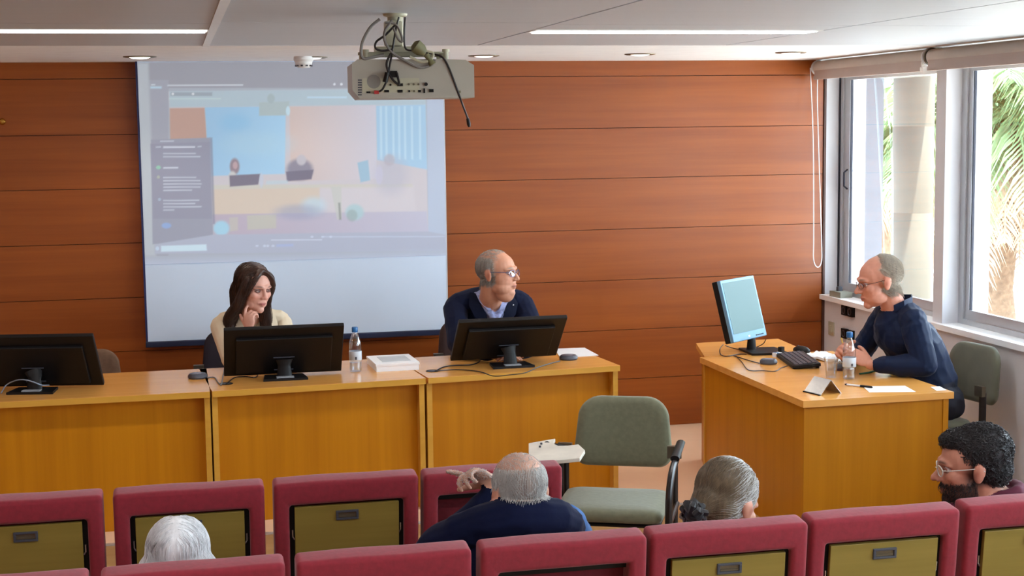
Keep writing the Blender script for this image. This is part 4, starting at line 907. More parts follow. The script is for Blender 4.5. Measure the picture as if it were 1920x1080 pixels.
        me2.polygons.foreach_set('material_index', lab[vi[ls]].astype(np.int32)); me2.polygons.foreach_set('use_smooth', [True]*nf)
        me2.name = name; ob = bpy.data.objects.new(name, me2); COL.objects.link(ob); ob.parent = root
        me2.update(); s.co = co; s.lab = lab; s.nr = np.array([v.normal for v in me2.vertices], np.float32); return ob
def lerpc(a, b_, t_): return a*(1-t_[:, None])+np.array(b_)*t_[:, None]
def ga(x, c, w_): return np.exp(-((x-c)/w_)**2)
def skin_tint(base, lip, brow=None, beard=None, bearda=0, scalp=None, scalpf=None, blush=.35, browz=.028):
    base = np.array(base[:3])
    def f(lc, co, lab):
        c = np.tile(base, (len(lc), 1)); x, y, z = lc.T; front = (y < -.03)&(abs(x) < .09)
        bl = np.maximum(ga(abs(x), .042, .02)*ga(z, -.028, .022), ga(x, 0, .013)*ga(z, -.027, .014))*front; c = lerpc(c, base*np.array([1.05, .74, .70]), bl*blush)
        ear = (abs(x) > .077)&(abs(z) < .05)&(y > -.02); c = lerpc(c, base*np.array([1.02, .80, .76]), ear*.4); c = lerpc(c, base*np.array([.6, .36, .32]), ga(y, .006, .008)*ga(z, -.006, .015)*(abs(x) > .082)*.8)  # reddened ears; shade of the ear hollow put into the tint
        if beard is not None:
            k = np.clip((-.034-z)/.014, 0, 1)*np.clip((.015-y)/.02, 0, 1)*(z > -.15); k = np.maximum(k, np.clip((.01-z)/.02, 0, 1)*ga(y, -.012, .016)*(abs(x) > .05)); k *= 1-ga(x, 0, .02)*ga(z, -.062, .006)
            k = k*(lab == 0); c = lerpc(c, beard[:3], np.clip(k*bearda, 0, 1))
        lp = np.clip(1.3-((x/.023)**2+((z+.063)/.0085)**2), 0, 1)*(y < -.075); c = lerpc(c, lip[:3], lp*.8)
        mo = ga(z, -.0625, .0016)*(abs(x) < .022)*(y < -.07); c = lerpc(c, np.array(lip[:3])*.35, mo*.8)
        if brow is not None:
            bz = browz-((abs(x)-.03)/.02)**2*.004; k = np.clip(1.25-abs(z-bz)/.0045, 0, 1)*np.clip(1.4-abs(abs(x)-.032)/.016, 0, 1)*(y < -.05); c = lerpc(c, brow[:3], np.clip(k, 0, 1)*.85)
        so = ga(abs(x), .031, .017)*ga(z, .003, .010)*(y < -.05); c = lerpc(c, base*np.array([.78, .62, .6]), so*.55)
        if scalp is not None: c = lerpc(c, scalp[:3], np.clip(scalpf(x, y, z), 0, 1)*(lab == 0))
        return np.clip(c, 0, 1)
    return f
SKIN = mat('skin', (1, 1, 1, 1), .5, var=.06, scale=(60, 60, 60), bump=.08, attr='tint', spec=.35)
EYEW = mat('eye_white', srgb(222, 214, 208), .3, var=.02, bump=0); IRIS = mat('dark_iris', srgb(40, 28, 22), .2, bump=0)
GLAS = glassy('spectacle_lens', (.93, .95, 1, 1), .10, .02)
def eyes(root, M, lid, openz=.0062, look=0.0, look_z=0.0):
    off = Matrix.Translation(-Vector(root.location))
    for q in (-1, 1):
        bm = B(); ell(bm, (q*.031, -.0725, .003), (.0125, .0125, .0115), off @ M); e_ = fin('eye', bm, EYEW, root, smooth=True)
        bm = B(); ell(bm, (q*.031+look*.006, -.0815, .003+look_z*.003), (.0058, .0045, .0058), off @ M); fin('iris', bm, IRIS, e_, smooth=True)
        for sgn, nm in ((1, 'upper_eyelid'), (-1, 'lower_eyelid')):
            bm = B(); pts = []
            for k in range(9):
                a = PI*k/8; x = math.cos(a); pts.append(off @ M @ V(q*.031+x*.0145, -.0845+.006*x*x+.001, .003+sgn*math.sin(a)*openz+(sgn > 0)*.001))
            sl = M.to_scale().x; tube(bm, pts, [(.0016+.0022*math.sin(PI*k/8))*sl for k in range(9)], 7); fin(nm, bm, lid, root, smooth=True)
def spectacles(root, M, m_, rx=.0235, rz_=.0165, rimr=.0011, half=False):
    off = Matrix.Translation(-Vector(root.location)); g = bpy.data.objects.new('glasses', None)
    sl = M.to_scale().x; bm = B()
    for q in (-1, 1):
        L = [off @ M @ V(q*.032+rx*math.cos(a), -.1015+.010*((q*.032+rx*math.cos(a))/.055)**2, .001+rz_*math.sin(a)) for a in [2*PI*k/24 for k in range(25)]]
        tube(bm, L, rimr*sl, 6, cap=False)
        tube(bm, [off @ M @ V(q*.055, -.091, .006), off @ M @ V(q*.073, -.075, .008), off @ M @ V(q*.083, -.02, .010), off @ M @ V(q*.084, .018, .012), off @ M @ V(q*.083, .03, .0)], .0016*sl, 6)
    tube(bm, [off @ M @ V(-.009, -.1015, .004), off @ M @ V(0, -.106, .007), off @ M @ V(.009, -.1015, .004)], .0013*sl, 6)
    g = fin('glasses', bm, m_, root, smooth=True)
    for q in (-1, 1):
        bm = B(); c = [bm.verts.new(off @ M @ V(q*.032+rx*math.cos(a), -.1015+.010*((q*.032+rx*math.cos(a))/.055)**2, .001+rz_*math.sin(a))) for a in [2*PI*k/20 for k in range(20)]]; bm.faces.new(c); fin('lens', bm, GLAS, g)
def strands(root, name, lines, rad, m, tip=.25):
    off = np.array(root.location); Vt = []; Fc = []; b0 = 0
    for L in lines:
        k = len(L)
        if k < 2: continue
        P = np.array(L)-off; D = np.gradient(P, axis=0); D /= np.linalg.norm(D, axis=1)[:, None]+1e-9
        a = np.cross(D, [.3, .2, 1.0]); a /= np.linalg.norm(a, axis=1)[:, None]+1e-9; b_ = np.cross(D, a)
        rr = (rad*np.linspace(1, tip, k))[:, None]
        for j in range(3): an = 2*PI*j/3; Vt.append(P+(a*math.cos(an)+b_*math.sin(an))*rr)
        for i in range(k-1):
            for j in range(3): j2 = (j+1) % 3; Fc.append((b0+j*k+i, b0+j2*k+i, b0+j2*k+i+1, b0+j*k+i+1))
        b0 += 3*k
    me = bpy.data.meshes.new(name); me.from_pydata(np.concatenate(Vt).tolist(), [], Fc); me.polygons.foreach_set('use_smooth', [True]*len(Fc)); me.materials.append(m)
    o = bpy.data.objects.new(name, me); COL.objects.link(o); o.parent = root; o['kind'] = 'stuff'; return o
def grow(co, nr, M, mask, flow, count, length, steps=8, lift=.002, jit=.15, curl=0, seed=1):
    """strands that run over a surface following a flow field given in head space"""
    rnd = random.Random(seed); Mi = M.inverted(); R3 = M.to_3x3().normalized(); Ri = R3.inverted()
    Min = np.array(Mi); lc = co@Min[:3, :3].T+Min[:3, 3]
    ok = np.nonzero(mask(lc[:, 0], lc[:, 1], lc[:, 2]))[0]
    if len(ok) == 0: return []
    kd = KDTree(len(co))
    for i, c in enumerate(co): kd.insert(c.tolist(), i)
    kd.balance(); out = []
    for _ in range(count):
        i = int(ok[rnd.randrange(len(ok))]); p = Vector(co[i].tolist()); Lk = [p-Vector(nr[i].tolist())*.002]; st_ = length*rnd.uniform(.7, 1.15)/steps; h = lift*rnd.uniform(.3, 1.6)
        jv = Vector((rnd.gauss(0, jit), rnd.gauss(0, jit), rnd.gauss(0, jit))); ph = rnd.uniform(0, 6.28)
        for k in range(steps):
            c_, j, d_ = kd.find(p); n = Vector(nr[j].tolist()); q = Vector(lc[j].tolist())
            f = R3 @ Vector(flow(q)); f = f+jv; f = (f-n*f.dot(n)); f = f.normalized() if f.length > 1e-6 else jv.normalized()
            if curl: sd = n.cross(f); f = (f+sd*math.sin(ph+k*1.6)*curl+n*math.cos(ph+k*1.6)*curl*.6)
            p = p+f*st_
            if not curl:
                c_, j, d_ = kd.find(p)
                if d_ < .03: p = c_+Vector(nr[j].tolist())*h*min(1, (k+1)/2)
            Lk.append(p.copy())
        out.append([tuple(v) for v in Lk])
    return out
def hairmat(name, c, rough=.45, var=.35):
    return mat(name, c, rough, var=var, scale=(90, 90, 12), bump=.2, sheen=.1, spec=.35)
def ribbon(root, name, pts, wd, m, th=.004, off=None):
    """flat cloth band: pts centre line, wd list of half-width vectors"""
    off = Vector(root.location); bm = B(); A = []
    for p, w_ in zip(pts, wd):
        p = Vector(p)-off; w_ = Vector(w_); A.append([bm.verts.new(p-w_), bm.verts.new(p-w_*.3+V(0, 0, .0)), bm.verts.new(p+w_)])
    for a, b_ in zip(A, A[1:]):
        for k in range(2): bm.faces.new((a[k], a[k+1], b_[k+1], b_[k]))
    bmesh.ops.recalc_face_normals(bm, faces=bm.faces); bmesh.ops.solidify(bm, geom=bm.faces[:], thickness=th)
    return fin(name, bm, m, root, smooth=True, ang=50)
def person(label, loc): return thing('person', label, 'person', loc)
# --- woman in a cream blazer, chin on her hand
t = person('seated woman with long dark hair and cream blazer resting chin on hand', (.41, 8.45, 0))
CREAM = mat('cream_blazer', srgb(222, 205, 178), .8, var=.05, bump=.15); DHAIR = hairmat('dark_brown_hair', srgb(64, 39, 28), .4); DTR = mat('dark_trousers', srgb(26, 28, 44), .8)
F = Fig(); M_ = headM((.412, 8.24, 1.138), (.50, -.80, -.17), 1.06, .04); F.head(M_, jaw=.88, nose=.96, ears=False); F.neck((.40, 8.36, .96), .044, .05)
F.blob((.40, 8.43, .86), (.155, .095, .15), 1); F.blob((.40, 8.46, .66), (.135, .10, .2), 1); F.limb([(.245, 8.41, .935), (.40, 8.40, .965), (.555, 8.41, .935)], [.052, .056, .052], 1)
F.blob((.34, 8.37, .86), (.065, .06, .07), 1); F.blob((.46, 8.37, .86), (.065, .06, .07), 1)
F.arm((.232, 8.41, .915), (.27, 8.21, .755), (.372, 8.13, .905), 1, (.056, .046, .038), .12)
F.arm((.568, 8.41, .915), (.60, 8.26, .76), (.50, 8.10, .745), 1, (.056, .046, .036), .05)
F.hand((.372, 8.128, .925), (.05, .10, 1), (.55, .75, .05), (-.75, .55, .2), sc=.92, curls=[(.25, .35, .3), (.75, .95, .6), (.85, 1.05, .7), (.9, 1.1, .7)], tb=(.3, .2))
F.hand((.49, 8.09, .745), (-1, -.25, 0), (0, 0, -1), (0, -1, 0), sc=.9, curl=(.15, .2, .2))
for q in (-1, 1): F.limb([(.40+q*.09, 8.52, .52), (.40+q*.11, 8.15, .54), (.40+q*.1, 8.12, .1)], [.09, .065, .045], 2); F.limb([(.40+q*.1, 8.13, .05), (.40+q*.11, 8.0, .045)], [.045, .035], 2)
F.build(t, [SKIN, CREAM, DTR], .0042, skin_tint(srgb(226, 170, 150), srgb(190, 96, 98), srgb(52, 32, 26), blush=.4), wr=.006)
eyes(t, M_, mat('lid_woman', srgb(120, 76, 66), .6), .0048, .3, -.5)
H = Fig(); H.M = M_; e = lambda c, r_: H.blob(c, r_, 0, M_)
e((0, .028, .040), (.086, .100, .090)); e((0, .004, .077), (.062, .070, .050))
for q in (-1, 1): H.limb([M_ @ V(q*.004, -.052, .105), M_ @ V(q*.040, -.072, .078), M_ @ V(q*.068, -.062, .030), M_ @ V(q*.080, -.035, -.02)], [.014, .015, .015, .018], 0); e((0, .05, -.01), (.080, .075, .10)); 
hm = lambda *p: M_ @ V(*p)
H.limb([hm(-.072, -.035, .055), hm(-.085, -.02, -.02), hm(-.088, .00, -.09), V(.285, 8.34, .96), V(.30, 8.33, .86)], [.022, .026, .034, .046, .030], 0, flat=.8)
H.limb([hm(.070, -.035, .055), hm(.083, -.015, -.02), hm(.082, -.00, -.09), V(.475, 8.31, .96), V(.475, 8.31, .86)], [.020, .024, .030, .036, .024], 0, flat=.8)
H.limb([hm(0, .08, -.03), V(.37, 8.42, 1.0), V(.38, 8.53, .85)], [.08, .08, .06], 0)
H.build(t, [DHAIR], .006, name='hair')
fl = lambda q: (0.0, .15, -1) if q.z < .06 else ((1 if q.x > 0 else -1)*.9, .25, -.5)
strands(t, 'hair_strands', grow(H.co, H.nr, M_, lambda x, y, z: (z < .2), fl, 1500, .22, 9, .003, .05), .0011, DHAIR)
ribbon(t, 'lapel', [(.33, 8.355, .985), (.325, 8.315, .92), (.35, 8.285, .84), (.385, 8.28, .77)], [(.02, -.012, 0), (.026, -.01, 0), (.03, -.005, 0), (.014, 0, 0)], CREAM)
ribbon(t, 'lapel', [(.505, 8.355, .985), (.515, 8.315, .92), (.48, 8.285, .84), (.42, 8.28, .77)], [(.02, .012, 0), (.026, .01, 0), (.03, .005, 0), (.014, 0, 0)], CREAM)
# --- grey-haired man in a navy jacket, head turned to the window
t = person('seated balding man with glasses in navy jacket and open blue shirt looking right', (1.75, 8.55, 0))
NAVY = mat('navy_jacket_wool', srgb(17, 24, 50), .85, var=.08, scale=(60, 60, 60), bump=.2, sheen=.04, spec=.15); SHIRT = mat('blue_checked_shirt', srgb(150, 158, 200), .8, var=.3, scale=(70, 70, 70), bump=.1)
GHAIR = hairmat('grey_hair', srgb(172, 166, 158)); NV2 = mat('navy_lapel', srgb(12, 18, 40), .8, var=.06, bump=.15, spec=.15)
F = Fig(); M_ = headM((1.762, 8.20, 1.175), (.76, -.62, .03), 1.13, .03); F.head(M_, jaw=1.12, fat=1.0); F.neck((1.745, 8.36, .985), .06, .07)
F.blob((1.75, 8.46, .87), (.20, .12, .17), 1); F.blob((1.75, 8.52, .66), (.18, .14, .2), 1); F.limb([(1.57, 8.40, .985), (1.75, 8.42, 1.015), (1.93, 8.40, .985)], [.066, .072, .066], 1)
F.blob((1.755, 8.325, .89), (.075, .050, .09), 2); F.limb([(1.672, 8.35, 1.035), (1.70, 8.285, .99), (1.748, 8.262, .915)], [.024, .024, .022], 2); F.limb([(1.825, 8.35, 1.035), (1.808, 8.285, .99), (1.764, 8.262, .915)], [.024, .024, .022], 2)
F.arm((1.555, 8.40, .965), (1.53, 8.20, .775), (1.68, 8.02, .745), 1, (.070, .056, .04), .05); F.arm((1.945, 8.40, .965), (1.99, 8.20, .775), (1.86, 8.03, .745), 1, (.070, .056, .04), .05)
F.hand((1.69, 8.01, .745), (.9, -.4, 0), (0, 0, -1), (0, 1, 0), curl=(.15, .25, .2)); F.hand((1.85, 8.02, .745), (-.9, -.4, 0), (0, 0, -1), (0, 1, 0), curl=(.15, .25, .2))
for q in (-1, 1): F.limb([(1.75+q*.1, 8.62, .53), (1.75+q*.13, 8.2, .54), (1.75+q*.12, 8.17, .1)], [.10, .075, .05], 3); F.limb([(1.75+q*.12, 8.18, .05), (1.75+q*.13, 8.03, .045)], [.048, .038], 3)
bald = lambda x, y, z: np.clip((.088-z-np.clip(-y-.0, 0, 1)*.9)/.02, 0, 1)*np.clip((y+.030)/.02, 0, 1)*np.clip((z+.062)/.02, 0, 1)*(1-((abs(x) > .072)&(abs(z+.006) < .036)&(y < .035)&(y > -.01)))
F.build(t, [SKIN, NAVY, SHIRT, DTR], .0042, skin_tint(srgb(210, 150, 122), srgb(172, 104, 92), srgb(150, 138, 126), blush=.2, scalp=srgb(172, 150, 134), scalpf=lambda x, y, z: bald(x, y, z)*.8), wr=.007)
eyes(t, M_, mat('lid_man_navy', srgb(176, 118, 98), .6), .0055, .3, .2)
spectacles(t, M_, mat('blue_grey_spectacle_metal', srgb(92, 100, 140), .3, metal=.6), .0235, .0165, .0014)
strands(t, 'hair', grow(F.co, F.nr, M_, lambda x, y, z: (bald(x, y, z) > .5)&(F.lab == 0), lambda q: (0, 1, -.8), 3000, .035, 5, .004, .25, seed=4)+grow(F.co, F.nr, M_, lambda x, y, z: (z > .07)&(y > -.04)&(F.lab == 0), lambda q: (.1, 1, -.1), 420, .035, 4, .003, .3, seed=14), .0011, GHAIR)
ribbon(t, 'lapel', [(1.648, 8.33, 1.055), (1.645, 8.275, .99), (1.672, 8.255, .93), (1.70, 8.26, .86)], [(.02, -.01, -.004), (.034, -.012, 0), (.036, -.006, 0), (.016, 0, 0)], NV2)
ribbon(t, 'lapel', [(1.852, 8.33, 1.055), (1.862, 8.275, .99), (1.84, 8.255, .93), (1.80, 8.26, .86)], [(.02, .01, -.004), (.034, .012, 0), (.036, .006, 0), (.016, 0, 0)], NV2)
ribbon(t, 'shirt_collar', [(1.672, 8.32, 1.065), (1.688, 8.26, 1.015), (1.722, 8.235, .962)], [(.014, -.004, .012), (.018, -.004, .008), (.010, -.002, 0)], SHIRT)
ribbon(t, 'shirt_collar', [(1.828, 8.32, 1.065), (1.82, 8.26, 1.015), (1.785, 8.235, .962)], [(.014, .004, -.012), (.018, .004, -.008), (.010, .002, 0)], SHIRT)
bm = B(); lathe(bm, [(0, .003), (.004, .002), (.005, -.001)], 10, T(1.862-1.75, 8.255-8.55, .985) @ Rx(PI/2)); fin('lapel_pin', bm, STEEL, t, smooth=True)
# --- speaker by the window
t = person('grey-haired man with glasses in dark shirt leaning on the speaker desk in profile', (3.86, 7.12, 0))
DSH = mat('dark_blue_black_shirt', srgb(11, 27, 58), .65, var=.08, scale=(40, 40, 40), bump=.15, sheen=.05, spec=.2); GH2 = hairmat('light_grey_hair', srgb(196, 184, 168), .5, .2)
F = Fig(); M_ = headM((3.548, 7.12, 1.175), (-.97, .16, -.20), 1.12, 0); F.head(M_, jaw=1.0, nose=1.04); F.neck((3.665, 7.12, .995), .056, .066)
F.blob((3.665, 7.12, .90), (.115, .185, .125), 1); F.limb([(3.66, 7.12, .93), (3.76, 7.12, .80), (3.84, 7.12, .62)], [.13, .145, .15], 1); F.blob((3.86, 7.12, .55), (.15, .17, .10), 2)
F.limb([(3.665, 6.965, .975), (3.69, 7.12, 1.0), (3.665, 7.275, .975)], [.068, .072, .068], 1)
F.arm((3.665, 6.95, .95), (3.685, 6.87, .765), (3.47, 7.01, .755), 1, (.070, .056, .042), .12)
F.arm((3.66, 7.29, .95), (3.60, 7.42, .765), (3.43, 7.26, .765), 1, (.070, .056, .042), .1)
F.hand((3.455, 7.025, .765), (-.72, .45, .42), (.1, .7, -.5), (-.2, .2, 1), sc=1.08, curl=(.5, .7, .5), tb=(.4, .4))
Mh = F.hand((3.42, 7.24, .775), (-.65, -.55, .5), (.3, -.7, -.3), (-.2, -.1, 1), sc=1.08, curl=(.75, .9, .7), tb=(.5, .5))
for q in (-1, 1): F.limb([(3.88, 7.12+q*.1, .53), (3.48, 7.12+q*.12, .53), (3.50, 7.12+q*.12, .1)], [.10, .075, .05], 2); F.limb([(3.50, 7.12+q*.12, .05), (3.36, 7.12+q*.13, .045)], [.048, .038], 2)
b3 = lambda x, y, z: np.clip((.120-z+np.clip(y-.0, -1, .05)*1.3)/.05, 0, 1)*np.clip((y+.015+.008*np.sin(z*130))/.03, 0, 1)*np.clip((z+.068)/.02, 0, 1)*(1-((abs(x) > .072)&(abs(z+.006) < .036)&(y < .035)&(y > -.01)))
F.build(t, [SKIN, DSH, DTR], .0042, skin_tint(srgb(212, 146, 122), srgb(176, 96, 88), srgb(140, 112, 96), blush=.2, scalp=srgb(186, 164, 146), scalpf=lambda x, y, z: b3(x, y, z)*.85), wr=.010)
eyes(t, M_, mat('lid_speaker', srgb(176, 112, 96), .6), .005, 0, -.4)
spectacles(t, M_, mat('brown_spectacle_metal', srgb(92, 64, 60), .35, metal=.4), .023, .0145, .0013)
strands(t, 'hair', grow(F.co, F.nr, M_, lambda x, y, z: (b3(x, y, z) > .3)&(F.lab == 0), lambda q: (0, 1, -.9), 3600, .045, 5, .006, .22, seed=5), .0011, GH2)
ribbon(t, 'shirt_collar', [(3.60, 7.055, 1.035), (3.645, 7.035, 1.06), (3.70, 7.06, 1.075), (3.73, 7.12, 1.08), (3.70, 7.18, 1.075), (3.645, 7.205, 1.06), (3.60, 7.185, 1.035)], [(0, .004, .018)]*7, DSH, .006)
t2 = thing('pencil', 'yellow pencil held in the speaker\'s hand', 'pencil', (3.39, 7.20, .80))
bm = B(); tube(bm, [(-.012, .0, .075), (.01, -.01, -.03)], .0042, 6); fin('shaft', bm, YELLOW, t2); bm = B(); tube(bm, [(.01, -.01, -.03), (.0135, -.0115, -.045)], [.0042, .0008], 6); fin('tip', bm, DGREY, t2)
# --- white-haired person, near row
t = person('person with straight white bob seen from behind, head low in the near row', (-.02, 4.48, 0))
WH = hairmat('white_hair', srgb(236, 236, 238), .4, .12); BEI = mat('grey_knit', srgb(90, 92, 104), .9)
F = Fig(); M_ = headM((-.022, 4.44, .735), (.12, .97, -.22), 1.0); F.head(M_); F.neck((-.02, 4.42, .64), .05, .06)
F.blob((-.02, 4.42, .50), (.18, .11, .15), 1); F.limb([(-.19, 4.42, .56), (-.02, 4.40, .59), (.15, 4.42, .56)], [.055, .06, .055], 1)
F.arm((-.2, 4.42, .55), (-.22, 4.5, .36), (-.1, 4.7, .40), 1, (.055, .045, .034)); F.arm((.16, 4.42, .55), (.18, 4.5, .36), (.06, 4.7, .40), 1, (.055, .045, .034))
F.hand((-.09, 4.71, .40), (.5, 1, 0), (0, 0, -1), (1, 0, 0)); F.hand((.05, 4.71, .40), (-.5, 1, 0), (0, 0, -1), (-1, 0, 0))
F.build(t, [SKIN, BEI], .006, skin_tint(srgb(206, 150, 126), srgb(176, 100, 92)))
H = Fig(); H.M = M_; e = lambda c, r_: H.blob(c, r_, 0, M_)
e((0, .022, .036), (.090, .108, .095)); e((0, .045, -.03), (.104, .082, .09)); e((-.074, .02, -.06), (.045, .06, .080)); e((.074, .02, -.06), (.045, .06, .080)); e((0, .07, -.085), (.085, .045, .06))
H.build(t, [WH], .006, name='hair')
strands(t, 'hair_strands', grow(H.co, H.nr, M_, lambda x, y, z: z > -.12, lambda q: ((1 if q.x > .0 else -1)*(.8 if q.z > .05 else .12), .1, -1 if q.z < .09 else -.4), 2600, .14, 9, .004, .07, seed=6), .0010, WH)
# --- balding man, navy jacket draped, blue sleeve
t = person('balding white-haired man from behind with navy jacket over a blue shirt, hand raised', (1.0, 4.55, 0))
NV3 = mat('dark_navy_jacket', srgb(10, 17, 48), .85, var=.08, scale=(50, 50, 50), bump=.2, sheen=.04, spec=.15); DEN = mat('mid_blue_shirt', srgb(58, 104, 164), .8, var=.08, bump=.15)
WH2 = hairmat('short_white_hair', srgb(214, 212, 208), .5, .15)
F = Fig(); M_ = headM((1.016, 4.46, .862), (-.18, .95, -.30), 1.06, .02); F.head(M_); F.neck((1.02, 4.42, .77), .058, .068)
F.blob((1.02, 4.415, .805), (.105, .072, .062), 1)
F.blob((1.0, 4.44, .64), (.19, .13, .16), 1); F.limb([(.82, 4.45, .745), (.92, 4.41, .785), (1.02, 4.39, .80), (1.11, 4.41, .785), (1.165, 4.45, .75)], [.062, .068, .07, .068, .062], 1)
F.limb([(.82, 4.45, .735), (.765, 4.50, .70), (.72, 4.56, .62)], [.066, .060, .05], 1); F.limb([(.72, 4.56, .62), (.86, 4.68, .70), (.985, 4.72, .80)], [.05, .045, .034], 1)
F.hand((.995, 4.725, .835), (-.85, .05, .42), (.0, -.6, -.8), (-.5, 0, -1), sc=1.05, curls=[(.05, .1, .1), (.7, .9, .6), (.9, 1.0, .7), (1, 1.1, .7)], tb=(.2, .2))
F.limb([(.985, 4.72, .79), (.992, 4.724, .84)], [.028, .026], 0)
F.arm((1.19, 4.53, .735), (1.285, 4.62, .57), (1.15, 4.78, .50), 2, (.060, .05, .036), .1)
F.hand((1.14, 4.79, .50), (-.6, .8, 0), (0, 0, -1), (-1, 0, 0))
bB = lambda x, y, z: np.clip((.092-z+np.clip(.02-y, -1, 0)*.2)/.03, 0, 1)*np.clip((y+.02)/.03, 0, 1)*np.clip((z+.075)/.02, 0, 1)*(1-((abs(x) > .072)&(abs(z+.006) < .036)&(y < .035)&(y > -.01)))
F.build(t, [SKIN, NV3, DEN], .005, skin_tint(srgb(214, 158, 132), srgb(176, 100, 92), scalp=srgb(196, 180, 170), scalpf=lambda x, y, z: np.maximum(bB(x, y, z)*.9, np.clip((z-.03)/.05, 0, 1)*.3)), wr=.007)
strands(t, 'hair', grow(F.co, F.nr, M_, lambda x, y, z: (bB(x, y, z) > .35)&(z > -.06)&(F.lab == 0), lambda q: (0, .2, -1), 4200, .024, 5, .003, .16, seed=8)+grow(F.co, F.nr, M_, lambda x, y, z: (z > .06)&(F.lab == 0), lambda q: (.2, 1, -.2), 900, .022, 4, .002, .3, seed=9), .0009, WH2)
# --- woman with hair tied in a dark scrunchie
t = person('woman with grey-brown hair tied low in a black scrunchie, seen from behind', (1.66, 4.50, 0))
BH = hairmat('grey_brown_hair', srgb(124, 104, 80), .35, .3); BLUSHT = mat('pale_pink_top', srgb(226, 182, 172), .8, var=.05, bump=.15)
F = Fig(); M_ = headM((1.690, 4.42, .792), (.78, .50, -.42), 1.10, 0); F.head(M_, jaw=.92); F.neck((1.63, 4.44, .66), .046, .055)
F.blob((1.62, 4.46, .52), (.16, .11, .15), 1); F.limb([(1.49, 4.40, .655), (1.62, 4.43, .66), (1.77, 4.44, .60)], [.058, .06, .055], 1)
F.limb([(1.49, 4.40, .655), (1.455, 4.36, .70), (1.50, 4.36, .725)], [.05, .04, .03], 1)
F.arm((1.79, 4.45, .58), (1.84, 4.6, .42), (1.75, 4.75, .46), 1, (.052, .043, .033)); F.hand((1.74, 4.76, .46), (-.5, 1, 0), (0, 0, -1), (-1, 0, 0), sc=.92)
F.arm((1.46, 4.38, .62), (1.44, 4.55, .45), (1.55, 4.72, .46), 1, (.052, .043, .033)); F.hand((1.56, 4.73, .46), (.5, 1, 0), (0, 0, -1), (1, 0, 0), sc=.92)
F.build(t, [SKIN, BLUSHT], .005, skin_tint(srgb(214, 160, 136), srgb(176, 100, 92), srgb(120, 100, 80)), wr=.004)
H = Fig(); H.M = M_; e = lambda c, r_: H.blob(c, r_, 0, M_)
e((0, .026, .040), (.084, .102, .090)); e((0, .055, -.015), (.074, .068, .075)); e((0, -.005, .07), (.066, .070, .048)); H.limb([M_ @ V(0, .10, -.02), M_ @ V(0, .125, -.05)], [.05, .028], 0)
H.build(t, [BH], .0055, name='hair')
BP = V(0, .135, -.06)
def flb(q): d = BP-q; return d.normalized()
GS = hairmat('pale_hair', srgb(222, 220, 216), .4, .12)  # pale strands; the hair's strong highlight is partly put into this colour
strands(t, 'hair_strands', grow(H.co, H.nr, M_, lambda x, y, z: z > -.1, flb, 1700, .14, 9, .0025, .06, seed=10), .0010, BH)
strands(t, 'pale_hair_strands', grow(H.co, H.nr, M_, lambda x, y, z: (y < .03)&(z > -.02), flb, 1100, .09, 8, .0035, .08, seed=11), .0009, GS)
bm = B(); c = M_ @ V(0, .150, -.066); rnd = random.Random(5); ax = (M_.to_3x3() @ V(0, 1, -.6)).normalized(); a_, b_ = frame_of(ax)
for ring in range(3):
    L = []
    for k in range(49):
        an = 2*PI*k/48; rr = .026+.010*math.sin(an*9+ring*2)+.004*math.sin(an*17); L.append(c-Vector(t.location)+(a_*math.cos(an)+b_*math.sin(an))*rr+ax*((ring-1)*.012+.007*math.cos(an*9)))
    tube(bm, L, .0115, 7, cap=False)
ell(bm, c-Vector(t.location), (.028, .028, .028)); fin('scrunchie', bm, mat('black_satin', srgb(14, 13, 20), .35, sheen=.3), t, smooth=True)
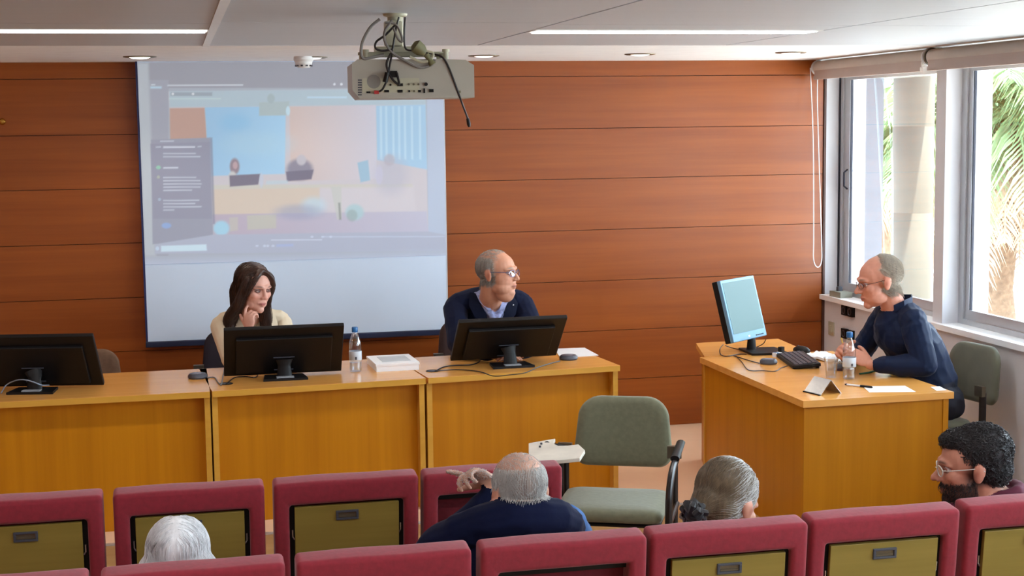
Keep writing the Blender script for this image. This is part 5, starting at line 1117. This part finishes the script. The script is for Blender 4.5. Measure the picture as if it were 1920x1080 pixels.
# --- bearded man in profile
t = person('curly dark-haired bearded man with glasses and maroon shirt, in profile', (2.70, 4.52, 0))
CH_ = hairmat('dark_curly_hair', srgb(42, 38, 40), .45, .3); MSH = mat('dark_plum_shirt', srgb(92, 26, 50), .8, var=.1, bump=.15)
F = Fig(); M_ = headM((2.570, 4.47, .846), (-.90, .36, -.10), 1.08, 0); F.head(M_, nose=1.04); F.neck((2.65, 4.45, .72), .056, .066)
F.blob((2.68, 4.46, .56), (.19, .12, .16), 1); F.limb([(2.50, 4.48, .665), (2.67, 4.44, .70), (2.86, 4.45, .685)], [.06, .072, .066], 1)
F.limb([(2.60, 4.40, .75), (2.69, 4.385, .77), (2.73, 4.45, .775), (2.70, 4.51, .765)], [.016, .02, .02, .016], 1)
F.arm((2.88, 4.46, .66), (2.93, 4.6, .46), (2.8, 4.78, .46), 1, (.062, .05, .036)); F.hand((2.79, 4.79, .46), (-.5, 1, 0), (0, 0, -1), (-1, 0, 0))
F.arm((2.48, 4.48, .64), (2.45, 4.64, .45), (2.58, 4.8, .46), 1, (.062, .05, .036)); F.hand((2.59, 4.81, .46), (.5, 1, 0), (0, 0, -1), (1, 0, 0))
F.build(t, [SKIN, MSH], .0045, skin_tint(srgb(202, 140, 116), srgb(170, 96, 90), srgb(40, 30, 28), beard=srgb(58, 42, 40), bearda=.75, scalp=srgb(40, 34, 34), scalpf=lambda x, y, z: np.clip((y+.02)/.02, 0, 1)*np.clip((z+.06)/.02, 0, 1)*(abs(x) < .078)), wr=.006)
eyes(t, M_, mat('lid_beard', srgb(150, 98, 82), .6), .005, 0, 0)
spectacles(t, M_, mat('clear_grey_spectacle_frame', srgb(206, 202, 194), .3), .0235, .0165, .0018)
H = Fig(); H.M = M_; e = lambda c, r_: H.blob(c, r_, 0, M_)
e((0, .034, .048), (.084, .098, .086)); e((0, -.016, .084), (.064, .068, .038)); e((0, .06, -.01), (.070, .062, .065))
H.build(t, [CH_], .0055, name='hair')
strands(t, 'hair_curls', grow(H.co, H.nr, M_, lambda x, y, z: (z > -.06), lambda q: (q.x*3, -.8 if q.z > .06 else .3, .3), 1500, .055, 9, .003, .5, curl=1.1, seed=12), .0019, CH_, tip=.5)
strands(t, 'beard', grow(F.co, F.nr, M_, lambda x, y, z: (z < -.036)&(z > -.13)&(y < .01)&(F.lab == 0)&~((abs(x) < .02)&(abs(z+.062) < .009)), lambda q: (0, -.3, -1), 1500, .018, 4, .004, .4, seed=13), .0009, CH_)
